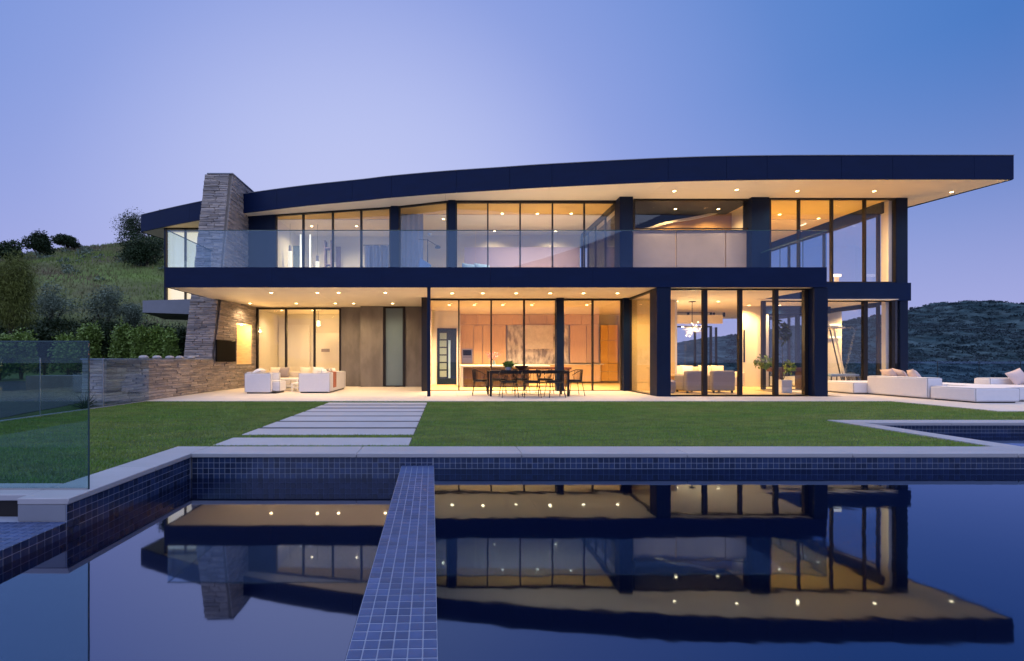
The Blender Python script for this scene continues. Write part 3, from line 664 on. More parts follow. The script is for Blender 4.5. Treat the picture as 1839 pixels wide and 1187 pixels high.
# ---- balustrade on the slab edge
bal = thing('glass_balustrade', 'long frameless glass balustrade along the upper balcony edge', 'balustrade', (1.5,D0,ST_))
bj = [-8.33]+[X(u, D0) for u in (497,)]+[-1.9,.9,3.2,5.6]+[X(1215,D0),X(1304,D0),X(1395,D0)]+[11.44]
for a, b in zip(bj, bj[1:]): box('pane', M['rail'], bal, a+.004, D0+.012, ST_, b-.004, D0+.026, 4.965)
box('pane', M['rail'], bal, 11.426, D0+.03, ST_, 11.44, 16.55, 4.965); box('pane', M['rail'], bal, -8.33, D0+.03, ST_, -8.316, 16.2, 4.965)
for a in ((-8.335,D0+.008,4.967,11.445,D0+.030,4.99),(11.422,D0+.032,4.967,11.445,16.6,4.99),(-8.335,D0+.032,4.967,-8.312,16.3,4.99)): box('handrail', M['edge'], bal, *a)
for y in (14.6,15.6): box('joint', M['edge'], bal, 11.424, y, ST_, 11.442, y+.012, 4.965)
# ---- wing behind the chimney: bright corner window, ledge
glazing((X(298,20.5),20.5), (-9.8,20.5), 3.72, RB-.001, (333,), name='window')
for u0, u1 in ((301,331),(336,364)): hb('blind', 'glowpane', X(u0,20.62), 20.62, 3.75, X(u1,20.62), 20.64, RB-.15)
hb('wall', 'white', -12.6, 20.7, 3.72, -9.0, 20.78, RB-.002); hb('wall', 'white', -12.66, 20.56, 3.72, -12.58, 24, RB-.002)
lg = MB(); lg.hexa([(-13.2,19.9,3.16),(-9.1,19.9,3.02),(-9.1,21.5,2.86),(-13.2,21.5,3.0)], [(-13.2,19.9,3.68),(-9.1,19.9,3.80),(-9.1,21.5,3.80),(-13.2,21.5,3.68)]); lg.build('ledge', M['cap'], H)
hb('wall', 'navy2', -9.3, 19.45, -.2, -8.0, 24, SB)
# ---- ground storey
GL = 18.9
glazing((-7.82,GL), (X(613,GL),GL), 0, SB-.03, (514,565), fw_=.075, jamb=.08, sill=.02)
hb('wall', 'concrete', X(613,GL)+.002, GL-.04, 0, X(648,18.6), GL+.1, SB-.001); hb('wall', 'concrete', X(647.5,18.5), 18.5, 0, X(687.5,18.5), 18.8, SB-.001)
hb('wall', 'concrete', X(728,18.6), 18.6, 0, -.80, 18.8, SB-.001)
glazing((X(688,18.55),18.6), (X(728,18.55)-.002,18.6), 0, SB-.002, None, panem='frost', jamb=.11, head=.08, name='window')
hb('wall', 'concrete', -.80, 16.35, 0, -.70, 18.8, SB-.001); hb('sliding_door', 'frame', X(757,15.9), 15.9, 0, X(766,15.9)+.03, 16.34, SB-.001)
glazing((-.58,16.25), (X(1117,16.25),16.25), 0, SB-.002, (824,882,941,1006,1064), widths=(.05,.05,.06,.1,.05), sill=.02, jamb=.05)
glazing((6.50,16.1), (6.42,14.15), 0, SB-.002, None, jamb=.05, sill=.03)
hb('wall', 'frame', 6.40, 14.16, 0, 6.46, 14.3, SB-.002)
glazing((6.77,13.98), (11.06,13.98), 0, SB-.002, (1265,1328.5,1392.5), widths=(.13,.10,.12), jamb=.10, head=.04, sill=.03)
glazing((11.55,16.68), (X(1605,16.68)-.0,16.68), 0, SB-.022, (1552.5,), widths=(.15,), jamb=.12, head=.03, sill=.03)
hb('wall', 'white', X(1590,16.8), 16.78, 0, X(1605,16.8), 16.95, SB-.03)
MB().wall((X(1606,16.68),16.68), (X(1617,16.68),16.68), .02, SB-.04, .012).build('pane', M['pane'], H)
# floors, ceilings and inner walls
hb('floor', 'floor', -8.0, GL+.06, -.02, -.8, 23.9, .008); hb('floor', 'floor', -.69, 16.31, -.02, 16.2, 23.9, .010); hb('floor', 'floor', 6.78, 14.04, -.02, 11.0, 16.30, .012)
hb('ceiling', 'plaster', -8.0, GL+.06, SB-.02, -.8, 23.9, SB+.003); hb('ceiling', 'plaster', -.69, 16.31, SB-.02, 6.5, 23.9, SB+.003)
hb('ceiling', 'plaster', 6.504, 14.04, SB-.02, 11.05, 16.305, SB+.003); hb('ceiling', 'plaster', 6.504, 16.31, SB-.02, 16.18, 23.9, SB-.002)
hb('floor', 'rug', -8.0, 18.96, ST_-.003, 6.3, 23.9, ST_+.01); hb('floor', 'floor', 11.5, 16.78, ST_+.0, 16.18, 23.9, ST_+.02)
hb('wall', 'white', -8.1, 23.9, 0, 6.6, 24.0, SB); hb('wall', 'white', -12.6, 23.9, ST_, 6.4, 24.0, RB-.002)
# lounge back room
hb('wall', 'white', -8.05, 19.0, 0, -7.9, 23.9, SB-.022); hb('wall', 'white', -7.9, 21.6, 0, -.8, 21.7, SB-.022)
hb('wall', 'white', -4.22, 19.02, 0, -4.12, 21.6, SB-.022)
hb('door', 'counter', X(562,21.5), 21.53, 0, X(612,21.5)+.4, 21.59, 2.35); hb('cabinet', 'counter', X(500,21.5), 21.50, 0, X(556,21.5), 21.59, 2.75)
# kitchen
hb('wall', 'white', -.68, 21.9, 0, 8.25, 22.0, SB-.022); hb('wall', 'white', 8.25, 16.42, 0, 8.33, 22.0, SB-.022); hb('wall', 'amber', 6.56, 16.42, 0, 8.248, 16.50, SB-.022); hb('wall', 'white', -.7, 18.8, 0, -.6, 21.9, SB-.022)
k = lambda u, D=21.8: X(u, D)
for u0, u1 in ((826,850),(850,866),(866,882),(882,908)): hb('cabinet_door', 'cabinet', k(u0)+.012, 21.62, .02, k(u1)-.012, 21.72, 2.74)
for u0, u1 in ((1022,1051),(1051,1073)): hb('cabinet_door', 'cabinet', k(u0)+.012, 21.62, .95, k(u1)-.012, 21.72, 2.74)

for i in range(8): hb('upper_door', 'cabinet', k(826)+i*.822+.006, 21.61, 2.76, k(826)+(i+1)*.822-.006, 21.72, SB-.03)
hb('base_cabinet', 'cabinet', k(910), 21.35, .08, k(1073), 21.72, .86); hb('worktop', 'counter', k(908), 21.3, .865, k(1078), 21.73, .90)
for u0, u1 in ((1076,1089),(1089,1106)):
    for z0, z1 in ((.1,.55),(.56,.92),(.93,2.0),(2.01,2.74)): hb('cabinet_door', 'orange', k(u0)+.01, 21.55, z0, k(u1)-.01, 21.66, z1-.008)
hb('backsplash', 'marble', k(911), 21.735, .905, k(1020), 21.76, 2.74); hb('extractor_hood', 'marble_pale', k(940), 21.40, 1.62, k(990), 21.72, 2.72)
ov = hb('oven', 'steel', k(829), 21.57, .92, k(848), 21.615, 1.62); box('oven_window', M['screen'], ov, k(831), 21.560, 1.30, k(846), 21.569, 1.56); box('oven_handle', M['screen'], ov, k(831), 21.55, 1.22, k(846), 21.569, 1.24)
isl = thing('kitchen_island', 'kitchen island with slatted dark wood front and thick white worktop', 'kitchen island', (2.3,18.4,0))
box('carcass', M['walnut'], isl, .72, 18.02, .05, 3.3, 18.9, .80); box('worktop', M['counter'], isl, .60, 17.94, .81, 4.1, 19.0, .89, bevel=.01); box('end_panel', M['counter'], isl, .60, 17.95, .01, .70, 18.98, .808)
for i in range(34): box('slat', M['walnut'], isl, .74+i*.075, 17.99, .06, .785+i*.075, 18.018, .80)
box('bench_top', M['red'], isl, 3.32, 18.1, .72, 5.0, 18.8, .80); box('leg', M['red'], isl, 4.85, 18.2, .01, 4.95, 18.7, .718)
# pivot door with shelves on the left of the kitchen
dr = hb('door', 'navy2', X(785,20), 20.0, .02, X(820,20), 20.06, 2.48)
for i in range(6): box('glass_strip', M['frost'], dr, X(788,20)+.04, 19.985, .35+i*.33, X(802,20), 19.998, .62+i*.33)
box('pull_handle', M['blue'], dr, X(805,20), 19.93, .3, X(809,20), 19.97, 1.95)
hb('wall', 'white', -.6, 20.07, 0, X(824,20), 20.15, SB-.022); hb('wall', 'white', X(824,20), 20.07, 0, X(826.5,20), 21.6, SB-.022)
# living room and right room
hb('beam', 'plaster', 8.4, 19.6, 2.66, 11.9, 19.8, 3.02)
hb('wall', 'white', 8.4, 20.6, 0, 16.2, 20.7, .35)
glazing((8.4,20.6), (12.0,20.6), .35, 2.62, (1248,1286), jamb=.06)
glazing((8.4,20.6), (12.0,20.6), 3.03, SB-.03, (1236,1282,1300), jamb=.05, head=.01, sill=.01)
hb('wall', 'cream', 11.93, 18.4, 0, 12.7, 18.55, SB-.026); hb('picture', 'black', 12.0, 18.36, 1.0, 12.05, 18.395, 2.3)
hb('wall', 'curtain', 12.72, 18.3, 0, 12.96, 18.6, 2.95)
glazing((12.97,18.5), (15.0,18.5), 0, 2.95, (1380,1432), jamb=.12, widths=(.05,.12), fm='navy2')
hb('beam', 'navy', 12.72, 18.25, 2.955, 15.4, 18.9, 3.22)
# upper rooms
for n_, m_, a in (('wall','white',(-8.0,21.6,ST_,-2.0,21.7,RB-.002)), ('wall','white',(-2.02,17.85,ST_,-1.9,21.6,RB-.002)), ('wall','white',(-7.0,18.7,ST_,-6.94,21.6,RB-.002)),
                  ('wall','plaster',(-1.9,21.4,ST_,6.3,21.5,RB-.002)), ('headboard_wall','lilac',(X(834,19.8),19.8,ST_,X(1040,19.8),19.9,5.98)),
                  ('wall','white',(11.5,19.5,ST_,13.3,19.6,RB-.002)), ('wall','white',(11.5,17.06,ST_,11.6,19.5,RB-.002)), ('wall','white',(11.5,23.4,ST_,16.2,23.5,RB-.002))):
    hb(n_, m_, *a)
for a in ((-8.0,19.0,-2.02,21.6), (-1.9,18.4,6.3,21.4), (11.62,19.0,16.18,23.4)): hb('ceiling', 'plaster', a[0], a[1], RB-.07, a[2], a[3], RB-.004)
MB().prism([(-6.9,18.66),(-2.1,17.74),(-2.1,18.99),(-6.9,18.99)], RB-.05, RB-.003).build('ceiling', M['wood_ceiling'], H)
MB().prism([(-1.85,17.66),(.1,17.05),(6.3,17.05),(6.3,18.39),(-1.85,18.39)], RB-.05, RB-.003).build('ceiling', M['wood_ceiling'], H)
hb('ceiling', 'yellow_ceiling', 11.62, 16.78, RB-.05, 16.18, 18.99, RB-.003)
glazing((6.38,17.02), (6.38,21.3), ST_, RB-.01, None, head=.22, jamb=.06); 
for y in (18.2,19.4,20.4): hb('mullion', 'frame', 6.34, y-.02, ST_, 6.42, y+.02, RB-.2)
# downlights: disc and trim, one lamp each
def downlight(u, v, z, label, group, e, r=.05, col=WARMW, size=150):
    D = (z-EYE)*F/(V0-v); x = X(u, D); t = thing('downlight', label, 'downlight', (x, D, z), group)
    global DLm, DTm
    try: DLm
    except NameError:
        DLm = MB().lathe((0,0,-.006), [(.050,0),(.050,.004)], 14).mesh('lamp_disc', M['dot']); DTm = MB().lathe((0,0,-.004), [(.047,-.004),(.06,-.002),(.06,.002)], 14).mesh('trim_ring', M['counter'])
    place('lamp_disc', DLm, t, (x, D, z-.003)); place('trim_ring', DTm, t, (x, D, z-.001))
    spot(t, (x, D, z-.03), e, col, size, r=r)
ORD = ['first','second','third','fourth','fifth','sixth','seventh']
def row(us, vs, z, what, group, e, **k):
    for i, u in enumerate(us): downlight(u, vs[i] if isinstance(vs, (list, tuple)) else vs, z, '%s downlight from the left %s' % (ORD[i], what), group, e, **k)
row((487,570,608,692), 525.4, SB+.003, 'in the front row of the lounge terrace ceiling', 'lounge terrace downlights', 30)
row((449,532,602,635,705), 544.6, SB+.003, 'in the back row of the lounge terrace ceiling', 'lounge terrace downlights', 24)
row((812,867,927,988,1048,1109), 526.3, SB+.003, 'in the ceiling above the outdoor dining table', 'dining terrace downlights', 24)
row((806.5,852,903,955,1054), 547.4, SB-.021, 'in the kitchen ceiling behind the glass', 'kitchen downlights', 205, col=(1,.64,.30))
row((1211,1323,1432,1570,1709), (343,340.5,343,343,344.6), RB, 'in the roof overhang at the right', 'roof overhang downlights', 66)
row((902,965,1026), 383.3, RB-.052, 'in the timber ceiling of the upper bedroom', 'bedroom downlights', 125)
row((796,888,998), (393,415,415), RB-.071, 'at the back of the upper bedroom ceiling', 'bedroom downlights', 26)
row((560,640), (406,406), RB-.071, 'in the ceiling of the upper left dressing room', 'dressing room downlights', 62)
row((1400,1470,1520), (385,392,400), RB-.052, 'in the upper right corner room ceiling', 'corner room downlights', 210, col=WARM)
row((506,562), (557,557), SB-.021, 'in the room behind the lounge glass', 'back room downlights', 24)
row((1215,1290,1345,1400), (541,541,548,548), SB-.021, 'in the living room ceiling', 'living room downlights', 90, col=WARM)
row((1500,1560), (556,553), SB-.024, 'in the ground floor corner room ceiling', 'corner ground room downlights', 240, col=WARM)
row((1176,), (530,), SB-.021, 'added to brighten the wall just inside the angled side glass', 'added side glass downlights', 70, col=WARM)  # lamp added to light up the amber wall behind the side glass
row((1213,1290), (375,375), 6.93, 'in the dark ceiling of the recessed upper bay', 'bay downlights', 60, col=WARM)
# ================================================================== FURNITURE
def sofa_block(t, name, x0, y0, z0, x1, y1, z1, m='sofa', bevel=.03):
    o = box(name, M[m], t, x0, y0, z0, x1, y1, z1, bevel=bevel); e = bevel*.3; P = MB()
    P.tube([(x0+e,y0+e,z1-e),(x1-e,y0+e,z1-e),(x1-e,y1-e,z1-e),(x0+e,y1-e,z1-e),(x0+e,y0+e,z1-e)], .007, 5)
    for x, y in ((x0+e,y0+e),(x1-e,y0+e)): P.tube([(x,y,z0+.01),(x,y,z1-e)], .006, 5)
    P.build('piping', M['cap'] if m == 'sofa' else M[m], o); return o
# --- terrace lounge
t = thing('armchair', 'white boxy outdoor armchair nearest the stone wall, seen from its side', 'armchair', (-6.1,15.2,0))
sofa_block(t, 'arm', -6.52, 14.80, .04, -5.66, 14.94, .66); sofa_block(t, 'arm', -6.52, 15.55, .04, -5.66, 15.69, .66)
sofa_block(t, 'backrest', -6.52, 14.943, .04, -6.34, 15.547, .70); sofa_block(t, 'seat', -6.335, 14.943, .06, -5.42, 15.547, .40, bevel=.04)
box('plinth', M['black'], t, -6.46, 14.86, 0, -5.52, 15.62, .04); cushion((-6.2,15.2,.70,.5,.32,.2), 'pillow', M['sofa'], t, (math.radians(70),0,math.radians(90)))
t = thing('sofa', 'white boxy outdoor sofa with a rust striped throw over its back', 'sofa', (-4.3,16.2,0))
sofa_block(t, 'arm', -4.83, 15.0, .04, -3.80, 15.16, .66); sofa_block(t, 'arm', -4.83, 17.24, .04, -3.80, 17.4, .66)
sofa_block(t, 'backrest', -3.98, 15.163, .04, -3.80, 17.237, .68); sofa_block(t, 'seat', -4.83, 15.163, .06, -3.985, 16.195, .40, bevel=.05); sofa_block(t, 'seat', -4.83, 16.2, .06, -3.985, 17.237, .40, bevel=.05)
box('plinth', M['black'], t, -4.78, 15.06, 0, -3.86, 17.34, .04)
for y, m in ((15.5,'sofa'),(15.95,'stripe'),(16.35,'stripe'),(16.8,'sofa')): cushion((-4.1,y,.58,.46,.44,.18), 'pillow', M[m], t, (math.radians(-12),0,math.radians(90)))
th = MB()
for i, (y0, y1) in enumerate(((15.45,15.62),(15.68,15.74),(15.80,15.86))): th.box(-4.0, y0, .682, -3.788, y1, .69).box(-3.797, y0, .16, -3.788, y1, .682)
o = th.build('throw_blanket', M['rust'], None); tag(o, 'rust and white striped throw hanging over the sofa back', 'throw blanket')
t = thing('sofa', 'long low white outdoor sofa along the lounge window facing the lawn', 'sofa', (-6.0,17.9,0))
sofa_block(t, 'seat', -7.1, 17.4, .16, -5.9, 18.2, .40, 'cream'); sofa_block(t, 'seat', -5.895, 17.4, .16, -4.7, 18.2, .40, 'cream'); sofa_block(t, 'backrest', -7.1, 18.205, .16, -4.7, 18.36, .62, 'cream')
box('base_frame', M['counter'], t, -7.12, 17.42, .10, -4.68, 18.38, .155)
for x in (-7.06,-4.8):
    for y in (17.45,18.3): box('leg', M['counter'], t, x, y, 0, x+.05, y+.05, .10)
for x, m in ((-6.75,'cream'),(-6.4,'taupe'),(-5.55,'cream'),(-5.05,'sofa')): cushion((x,18.08,.60,.44,.42,.18), 'pillow', M[m], t, (math.radians(-14),random.uniform(-.12,.12),random.uniform(-.1,.1)))
def low_table(x0, y0, x1, y1, z, label):
    t = thing('coffee_table', label, 'coffee table', ((x0+x1)/2,(y0+y1)/2,0), 'white coffee tables of the lounge')
    box('tabletop', M['counter'], t, x0, y0, z-.04, x1, y1, z, bevel=.005); box('shelf', M['counter'], t, x0+.03, y0+.03, .12, x1-.03, y1-.03, .15)
    for x in (x0, x1-.045):
        for y in (y0, y1-.045): box('leg', M['counter'], t, x, y, 0, x+.045, y+.045, z-.041)
low_table(-6.0, 16.2, -5.25, 16.9, .43, 'taller white coffee table beside the armchair'); low_table(-5.3, 15.7, -4.95, 16.1, .30, 'small low white side table in front of the striped throw sofa')
# --- outdoor dining
t = thing('dining_table', 'long black metal outdoor dining table with thin top', 'table', (2.5,14.1,0))
box('tabletop', M['black'], t, 1.33, 13.70, .735, 3.72, 14.62, .77, bevel=.004)
for x in (1.33,3.66):
    for y in (13.70,14.56): box('leg', M['black'], t, x, y, 0, x+.06, y+.06, .734)
box('apron', M['black'], t, 1.39, 13.715, .685, 3.66, 13.735, .734); box('apron', M['black'], t, 1.39, 14.585, .685, 3.66, 14.605, .734)
def make_chair():
    t = thing('dining_chair', 'x', 'chair', (0,0,0), 'black spindle chairs around the outdoor table'); r = .009
    MB().lathe((0,0,.435), [(.20,0),(.245,.008),(.25,.03),(.235,.05),(.19,.055)], 16, .92).build('seat_cushion', M['black'], t, smooth=True)
    b = MB(); n = 18; ring = [(.24*math.cos(2*math.pi*i/n), .225*math.sin(2*math.pi*i/n), .43) for i in range(n+1)]; b.tube(ring, r, 5)
    b.tube([(-.2,-.1,.43),(.2,-.1,.43)], r, 5).tube([(-.2,.1,.43),(.2,.1,.43)], r, 5); b.build('seat_frame', M['black'], t)
    for sx in (-1,1):
        for sy in (-1,1): MB().tube([(sx*.19,sy*.17,.43),(sx*.245,sy*.24,0)], .011, 5).build('leg', M['black'], t)
    arc = [math.radians(a) for a in range(175, 366, 10)]
    top = [(.28*math.cos(a), .02+.27*math.sin(a), .79-.13*max(0, math.sin(a)+.55)) for a in arc]
    MB().tube([(top[0][0],top[0][1]+.12,.635)]+top+[(top[-1][0],top[-1][1]+.12,.635)], .012, 5).build('back_rail', M['black'], t)
    for i in range(3, 17, 1):
        p = top[i]; a = arc[i]; MB().tube([(.235*math.cos(a), .22*math.sin(a), .435), p], .0075, 4).build('spindle', M['black'], t)
    for sx in (-1,1): MB().tube([(sx*.24,.08,.43),(sx*.28,.14,.63)], .009, 4).build('arm_support', M['black'], t)
    return t
ch0 = make_chair()
spots = [(1.86,13.42,4,'black spindle chair on the lawn side of the table at its left'),(2.53,13.40,-3,'black spindle chair on the lawn side at the middle of the table'),(3.22,13.45,6,'black spindle chair on the lawn side of the table at its right'),
         (1.75,14.98,177,'black spindle chair on the window side of the table at its left'),(2.48,15.0,184,'black spindle chair on the window side behind the bowl'),(3.25,14.95,180,'black spindle chair on the window side of the table at its right'),
         (1.08,14.2,-92,'black spindle chair at the left head of the table'),(3.98,14.1,94,'black spindle chair at the right head of the table')]
for i, (x, y, a, lab) in enumerate(spots):
    c = ch0 if i == 0 else copy_tree(ch0)
    c.location = (x, y, 0); c.rotation_euler = (0,0,math.radians(a)); c['label'] = lab
def leaves(n, blobs, size, asp=.5, droop=0, up=0, hollow=.55, jitter=.25):
    """leaf quads scattered through ellipsoid blobs (cx,cy,cz,rx,ry,rz)"""
    w = np.array([b[3]*b[4]*b[5] for b in blobs])**.75; w /= w.sum(); V = np.zeros((n, 4, 3), np.float32)
    idx = rng.choice(len(blobs), n, p=w); B = np.array(blobs)[idx]
    d = rng.normal(size=(n, 3)); d /= np.linalg.norm(d, axis=1)[:, None]
    rr = rng.uniform(hollow, 1, n)[:, None]*(1+rng.normal(0, jitter, n)[:, None]*.4); c = B[:, :3]+d*B[:, 3:6]*rr
    a = rng.normal(size=(n, 3))+d*.8; a[:, 2] += up; a[:, 2] -= droop; a /= np.linalg.norm(a, axis=1)[:, None]
    b = np.cross(a, rng.normal(size=(n, 3))); b /= np.linalg.norm(b, axis=1)[:, None]
    s = size*rng.uniform(.6, 1.4, n)[:, None]
    V[:,0] = c-a*s; V[:,1] = c+b*s*asp; V[:,2] = c+a*s; V[:,3] = c-b*s*asp
    return V.reshape(-1, 3)
def foliage(name, V, m, parent):
    V = V-np.array(org(parent)[:], np.float32); me = tri_mesh(name, V, m, 4); o = bpy.data.objects.new(name, me); C.objects.link(o); o.parent = parent; return o
t = thing('potted_plant', 'leafy green plant in a grey pot on the outdoor dining table', 'plant', (1.95,14.2,.77))
MB().lathe((1.95,14.2,.771), [(.06,0),(.09,.02),(.10,.10),(.085,.10)], 12).build('pot', M['curtain'], t, smooth=True)
foliage('foliage', leaves(170, [(1.95,14.2,.95,.17,.15,.11)], .05, .55, up=.4), M['leaf_mid'], t)
t = thing('bowl', 'wide dark bowl beside the plant on the outdoor dining table', 'bowl', (2.35,14.1,.77)); MB().lathe((2.35,14.1,.771), [(.07,0),(.09,.02),(.2,.12),(.21,.15),(.19,.15),(.08,.05)], 18).build('bowl_shell', M['red'], t, smooth=True)
# --- right hand outdoor sofas
t = thing('outdoor_sofa', 'white outdoor sofa block with high back at the right of the terrace', 'sofa', (13.9,14,0))
sofa_block(t, 'backrest', 13.43, 12.72, .03, 13.86, 14.56, .595, bevel=.045); sofa_block(t, 'seat', 13.02, 14.565, .03, 15.0, 16.1, .37, bevel=.045)
sofa_block(t, 'seat', 13.865, 13.4, .03, 15.9, 14.56, .38, bevel=.045)
for x, y, a, r_ in ((13.98,13.6,60,.1),(14.12,14.15,75,-.15),(13.98,14.35,80,.1)): cushion((x,y,.60,.5,.46,.19), 'pillow', M['pink'], t, (math.radians(-28),r_,math.radians(a)))
t = thing('ottoman', 'big low white outdoor ottoman nearest the lawn on the right terrace', 'ottoman', (14,12,0)); sofa_block(t, 'cushion', 13.43, 11.56, .03, 14.56, 12.66, .38, bevel=.045); box('plinth', M['black'], t, 13.5, 11.62, 0, 14.5, 12.6, .03)
t = thing('chaise_longue', 'wide white outdoor chaise with a blush pillow cut off by the right edge', 'chaise longue', (15.8,12.8,0))
sofa_block(t, 'seat', 14.64, 11.95, .03, 17.6, 13.36, .38, bevel=.045); sofa_block(t, 'backrest', 15.95, 13.365, .03, 17.6, 13.8, .56, bevel=.05)
for x in (16.55,17.1): cushion((x,13.2,.60,.52,.42,.18), 'pillow', M['pink'], t, (math.radians(-25),-.3,.1))
# --- living room
def club(x0, y0, w, d, label, m='taupe'):
    t = thing('armchair', label, 'armchair', (x0+w/2, y0+d/2, .01), 'armchairs in the living room'); A = lambda n, *a: box(n, M[m], t, *a, bevel=.05)
    A('backrest', x0, y0, .08, x0+w, y0+.2, .74); A('arm', x0, y0+.203, .08, x0+.14, y0+d, .58); A('arm', x0+w-.14, y0+.203, .08, x0+w, y0+d, .58); A('seat', x0+.143, y0+.203, .08, x0+w-.143, y0+d, .42)
    for x in (x0+.05, x0+w-.1):
        for y in (y0+.05, y0+d-.1): box('leg', M['black'], t, x, y, .012, x+.05, y+.05, .08)
club(7.78, 14.75, .64, .8, 'squarish grey armchair seen from behind beside the pouf in the living room'); club(8.72, 14.9, .75, .85, 'wider grey armchair seen from behind at the right in the living room')
t = thing('pouf', 'round woven grey pouf at the left edge of the living room window', 'pouf', (7.25,15.0,.01)); MB().lathe((7.25,15.0,.012), [(.2,0),(.27,.03),(.30,.2),(.28,.38),(.2,.43)], 18).build('cushion', M['taupe'], t, smooth=True)
t = thing('sofa', 'long cream sofa at the back of the living room', 'sofa', (9,17.6,.01))
for a in (('seat',8.8,17.2,.1,11.0,18.1,.46),('backrest',8.8,18.103,.1,11.0,18.3,.82),('arm',8.5,17.2,.1,8.797,18.3,.64),('arm',11.003,17.2,.1,11.3,18.3,.64)): box(a[0], M['cream'], t, *a[1:], bevel=.05)
for x, m in ((9.1,'cream'),(9.5,'sofa'),(10.2,'cream'),(10.7,'cream')): cushion((x,17.95,.66,.5,.44,.2), 'pillow', M[m], t, (math.radians(-14),.05,0))
t = thing('side_table', 'amber wood side table with a pale tray between the armchairs', 'side table', (8.1,16.0,.01)); box('tabletop', M['orange'], t, 7.6, 15.75, .50, 8.6, 16.3, .55); box('cabinet', M['orange'], t, 7.65, 15.8, .012, 8.55, 16.25, .498); box('tray', M['cream'], t, 8.0, 15.85, .552, 8.5, 16.2, .60)
# chandelier
cx, cy, cz = X(1243,16.8), 16.8, Z(592,16.8)
t = thing('chandelier', 'starburst chandelier of many thin rods and glowing bulbs', 'chandelier', (cx,cy,SB-.02))
MB().tube([(cx,cy,SB-.022),(cx,cy,cz)], .012, 6).build('stem', M['black'], t); box('canopy', M['black'], t, cx-.09, cy-.09, SB-.05, cx+.09, cy+.09, SB-.021)
for i in range(46):
    d = Vector((random.gauss(0,1), random.gauss(0,1), random.gauss(0,.7))).normalized(); l = random.uniform(.2,.44)
    p = Vector((cx,cy,cz))+d*l; MB().tube([(cx,cy,cz), p], .005, 4).build('rod', M['steel'], t)
    if i % 4 == 0:
        MB().lathe(tuple(p-Vector((0,0,.02))), [(.004,0),(.014,.01),(.014,.02),(.004,.03)], 8).build('bulb', M['bulb'], t, smooth=True)
point(t, (cx, cy, cz-.12), 14, WARMW, .2)
# plants and console
t = thing('potted_tree', 'tall rubber plant in a white square pot behind the living room window', 'plant', (11.1,15.0,.01))
box('pot', M['sofa'], t, 10.94, 14.85, .012, 11.28, 15.2, .44, bevel=.01); b = MB()
for x in ((10.5,15.1,1.05),(11.05,15.0,1.9),(11.3,15.1,1.1)): b.tube([(11.1,15.02,.42),((11.1+x[0])/2,15.0,.7),x], .014, 5, .006)
b.build('stem', M['bark'], t); foliage('foliage', leaves(150, [(10.55,15.1,1.02,.36,.25,.22),(11.35,15.1,.85,.24,.2,.25)], .085, .4, up=-.2), M['leaf_mid'], t)
foliage('foliage', leaves(120, [(11.05,15.0,2.0,.24,.2,.42)], .09, .4, droop=1), M['leaf_dark'], t)
t = thing('console_table', 'dark reddish wood console table near the inner garden door', 'table', (12.6,16.9,.01)); box('tabletop', M['red'], t, 12.1, 16.7, .66, 13.5, 17.2, .80)
for x in (12.3,13.1): box('leg', M['red'], t, x, 16.8, .012, x+.12, 17.1, .658)
t = thing('bench', 'blue cushioned bench on thin black legs in the ground floor corner room', 'bench', (14.5,17.5,.01)); box('seat', M['blue'], t, 14.6, 17.3, .46, 15.7, 17.75, .56, bevel=.03)
for x in (14.65,15.15,15.62):
    for y in (17.34,17.68): box('leg', M['black'], t, x, y, .012, x+.03, y+.03, .458)
# staircase flight and light strips seen in the corner
t = thing('staircase', 'slender staircase with pale stringer behind the corner window', 'staircase', (14.9,19,.01))
sp0, sp1 = (X(1497,18.6), 18.6, Z(590,18.6)), (X(1521,18.6), 18.6, .01)
MB().tube([sp0, sp1], .045, 4).build('stringer', M['counter'], t); MB().tube([(sp0[0]+.1,18.9,sp0[2]), (sp1[0]+.1,18.9,.01)], .03, 4).build('stringer', M['black'], t)
box('landing', M['counter'], t, X(1488,18.6), 18.4, sp0[2], X(1510,18.6), 19.4, sp0[2]+.06)
for z_, lb in ((2.55,'upper warm light strip on the stair wall of the corner room'),(2.02,'lower warm light strip on the stair wall of the corner room')):
    q = thing('light_strip', lb, 'light strip', (X(1500,19.4),19.4,z_)); box('diffuser', M['strip'], q, X(1490,19.4), 19.36, z_, X(1509,19.4), 19.40, z_+.07)
hb('wall', 'cream', X(1470,19.45), 19.43, 0, X(1511,19.45), 19.5, SB-.026)
q = thing('light_strip', 'bright linear lamp low in the upper corner room', 'light strip', (X(1501,18.2),18.2,ST_+.02)); box('diffuser', M['strip'], q, X(1494.5,18.2), 18.15, Z(497,18.2), X(1509,18.2), 18.25, Z(492.5,18.2)); box('stand', M['white'], q, X(1499,18.2), 18.18, ST_+.02, X(1506,18.2), 18.22, Z(497,18.2)-.002)
q = thing('light_strip', 'slanted linear lamp on the back wall of the upper corner room', 'light strip', (X(1445,19.4),19.4,5)); a = (X(1436,19.4),19.45,Z(406,19.4)); b_ = (X(1449,19.4),19.45,Z(401,19.4)); MB().tube([a,b_], .025, 5).build('diffuser', M['strip'], q)
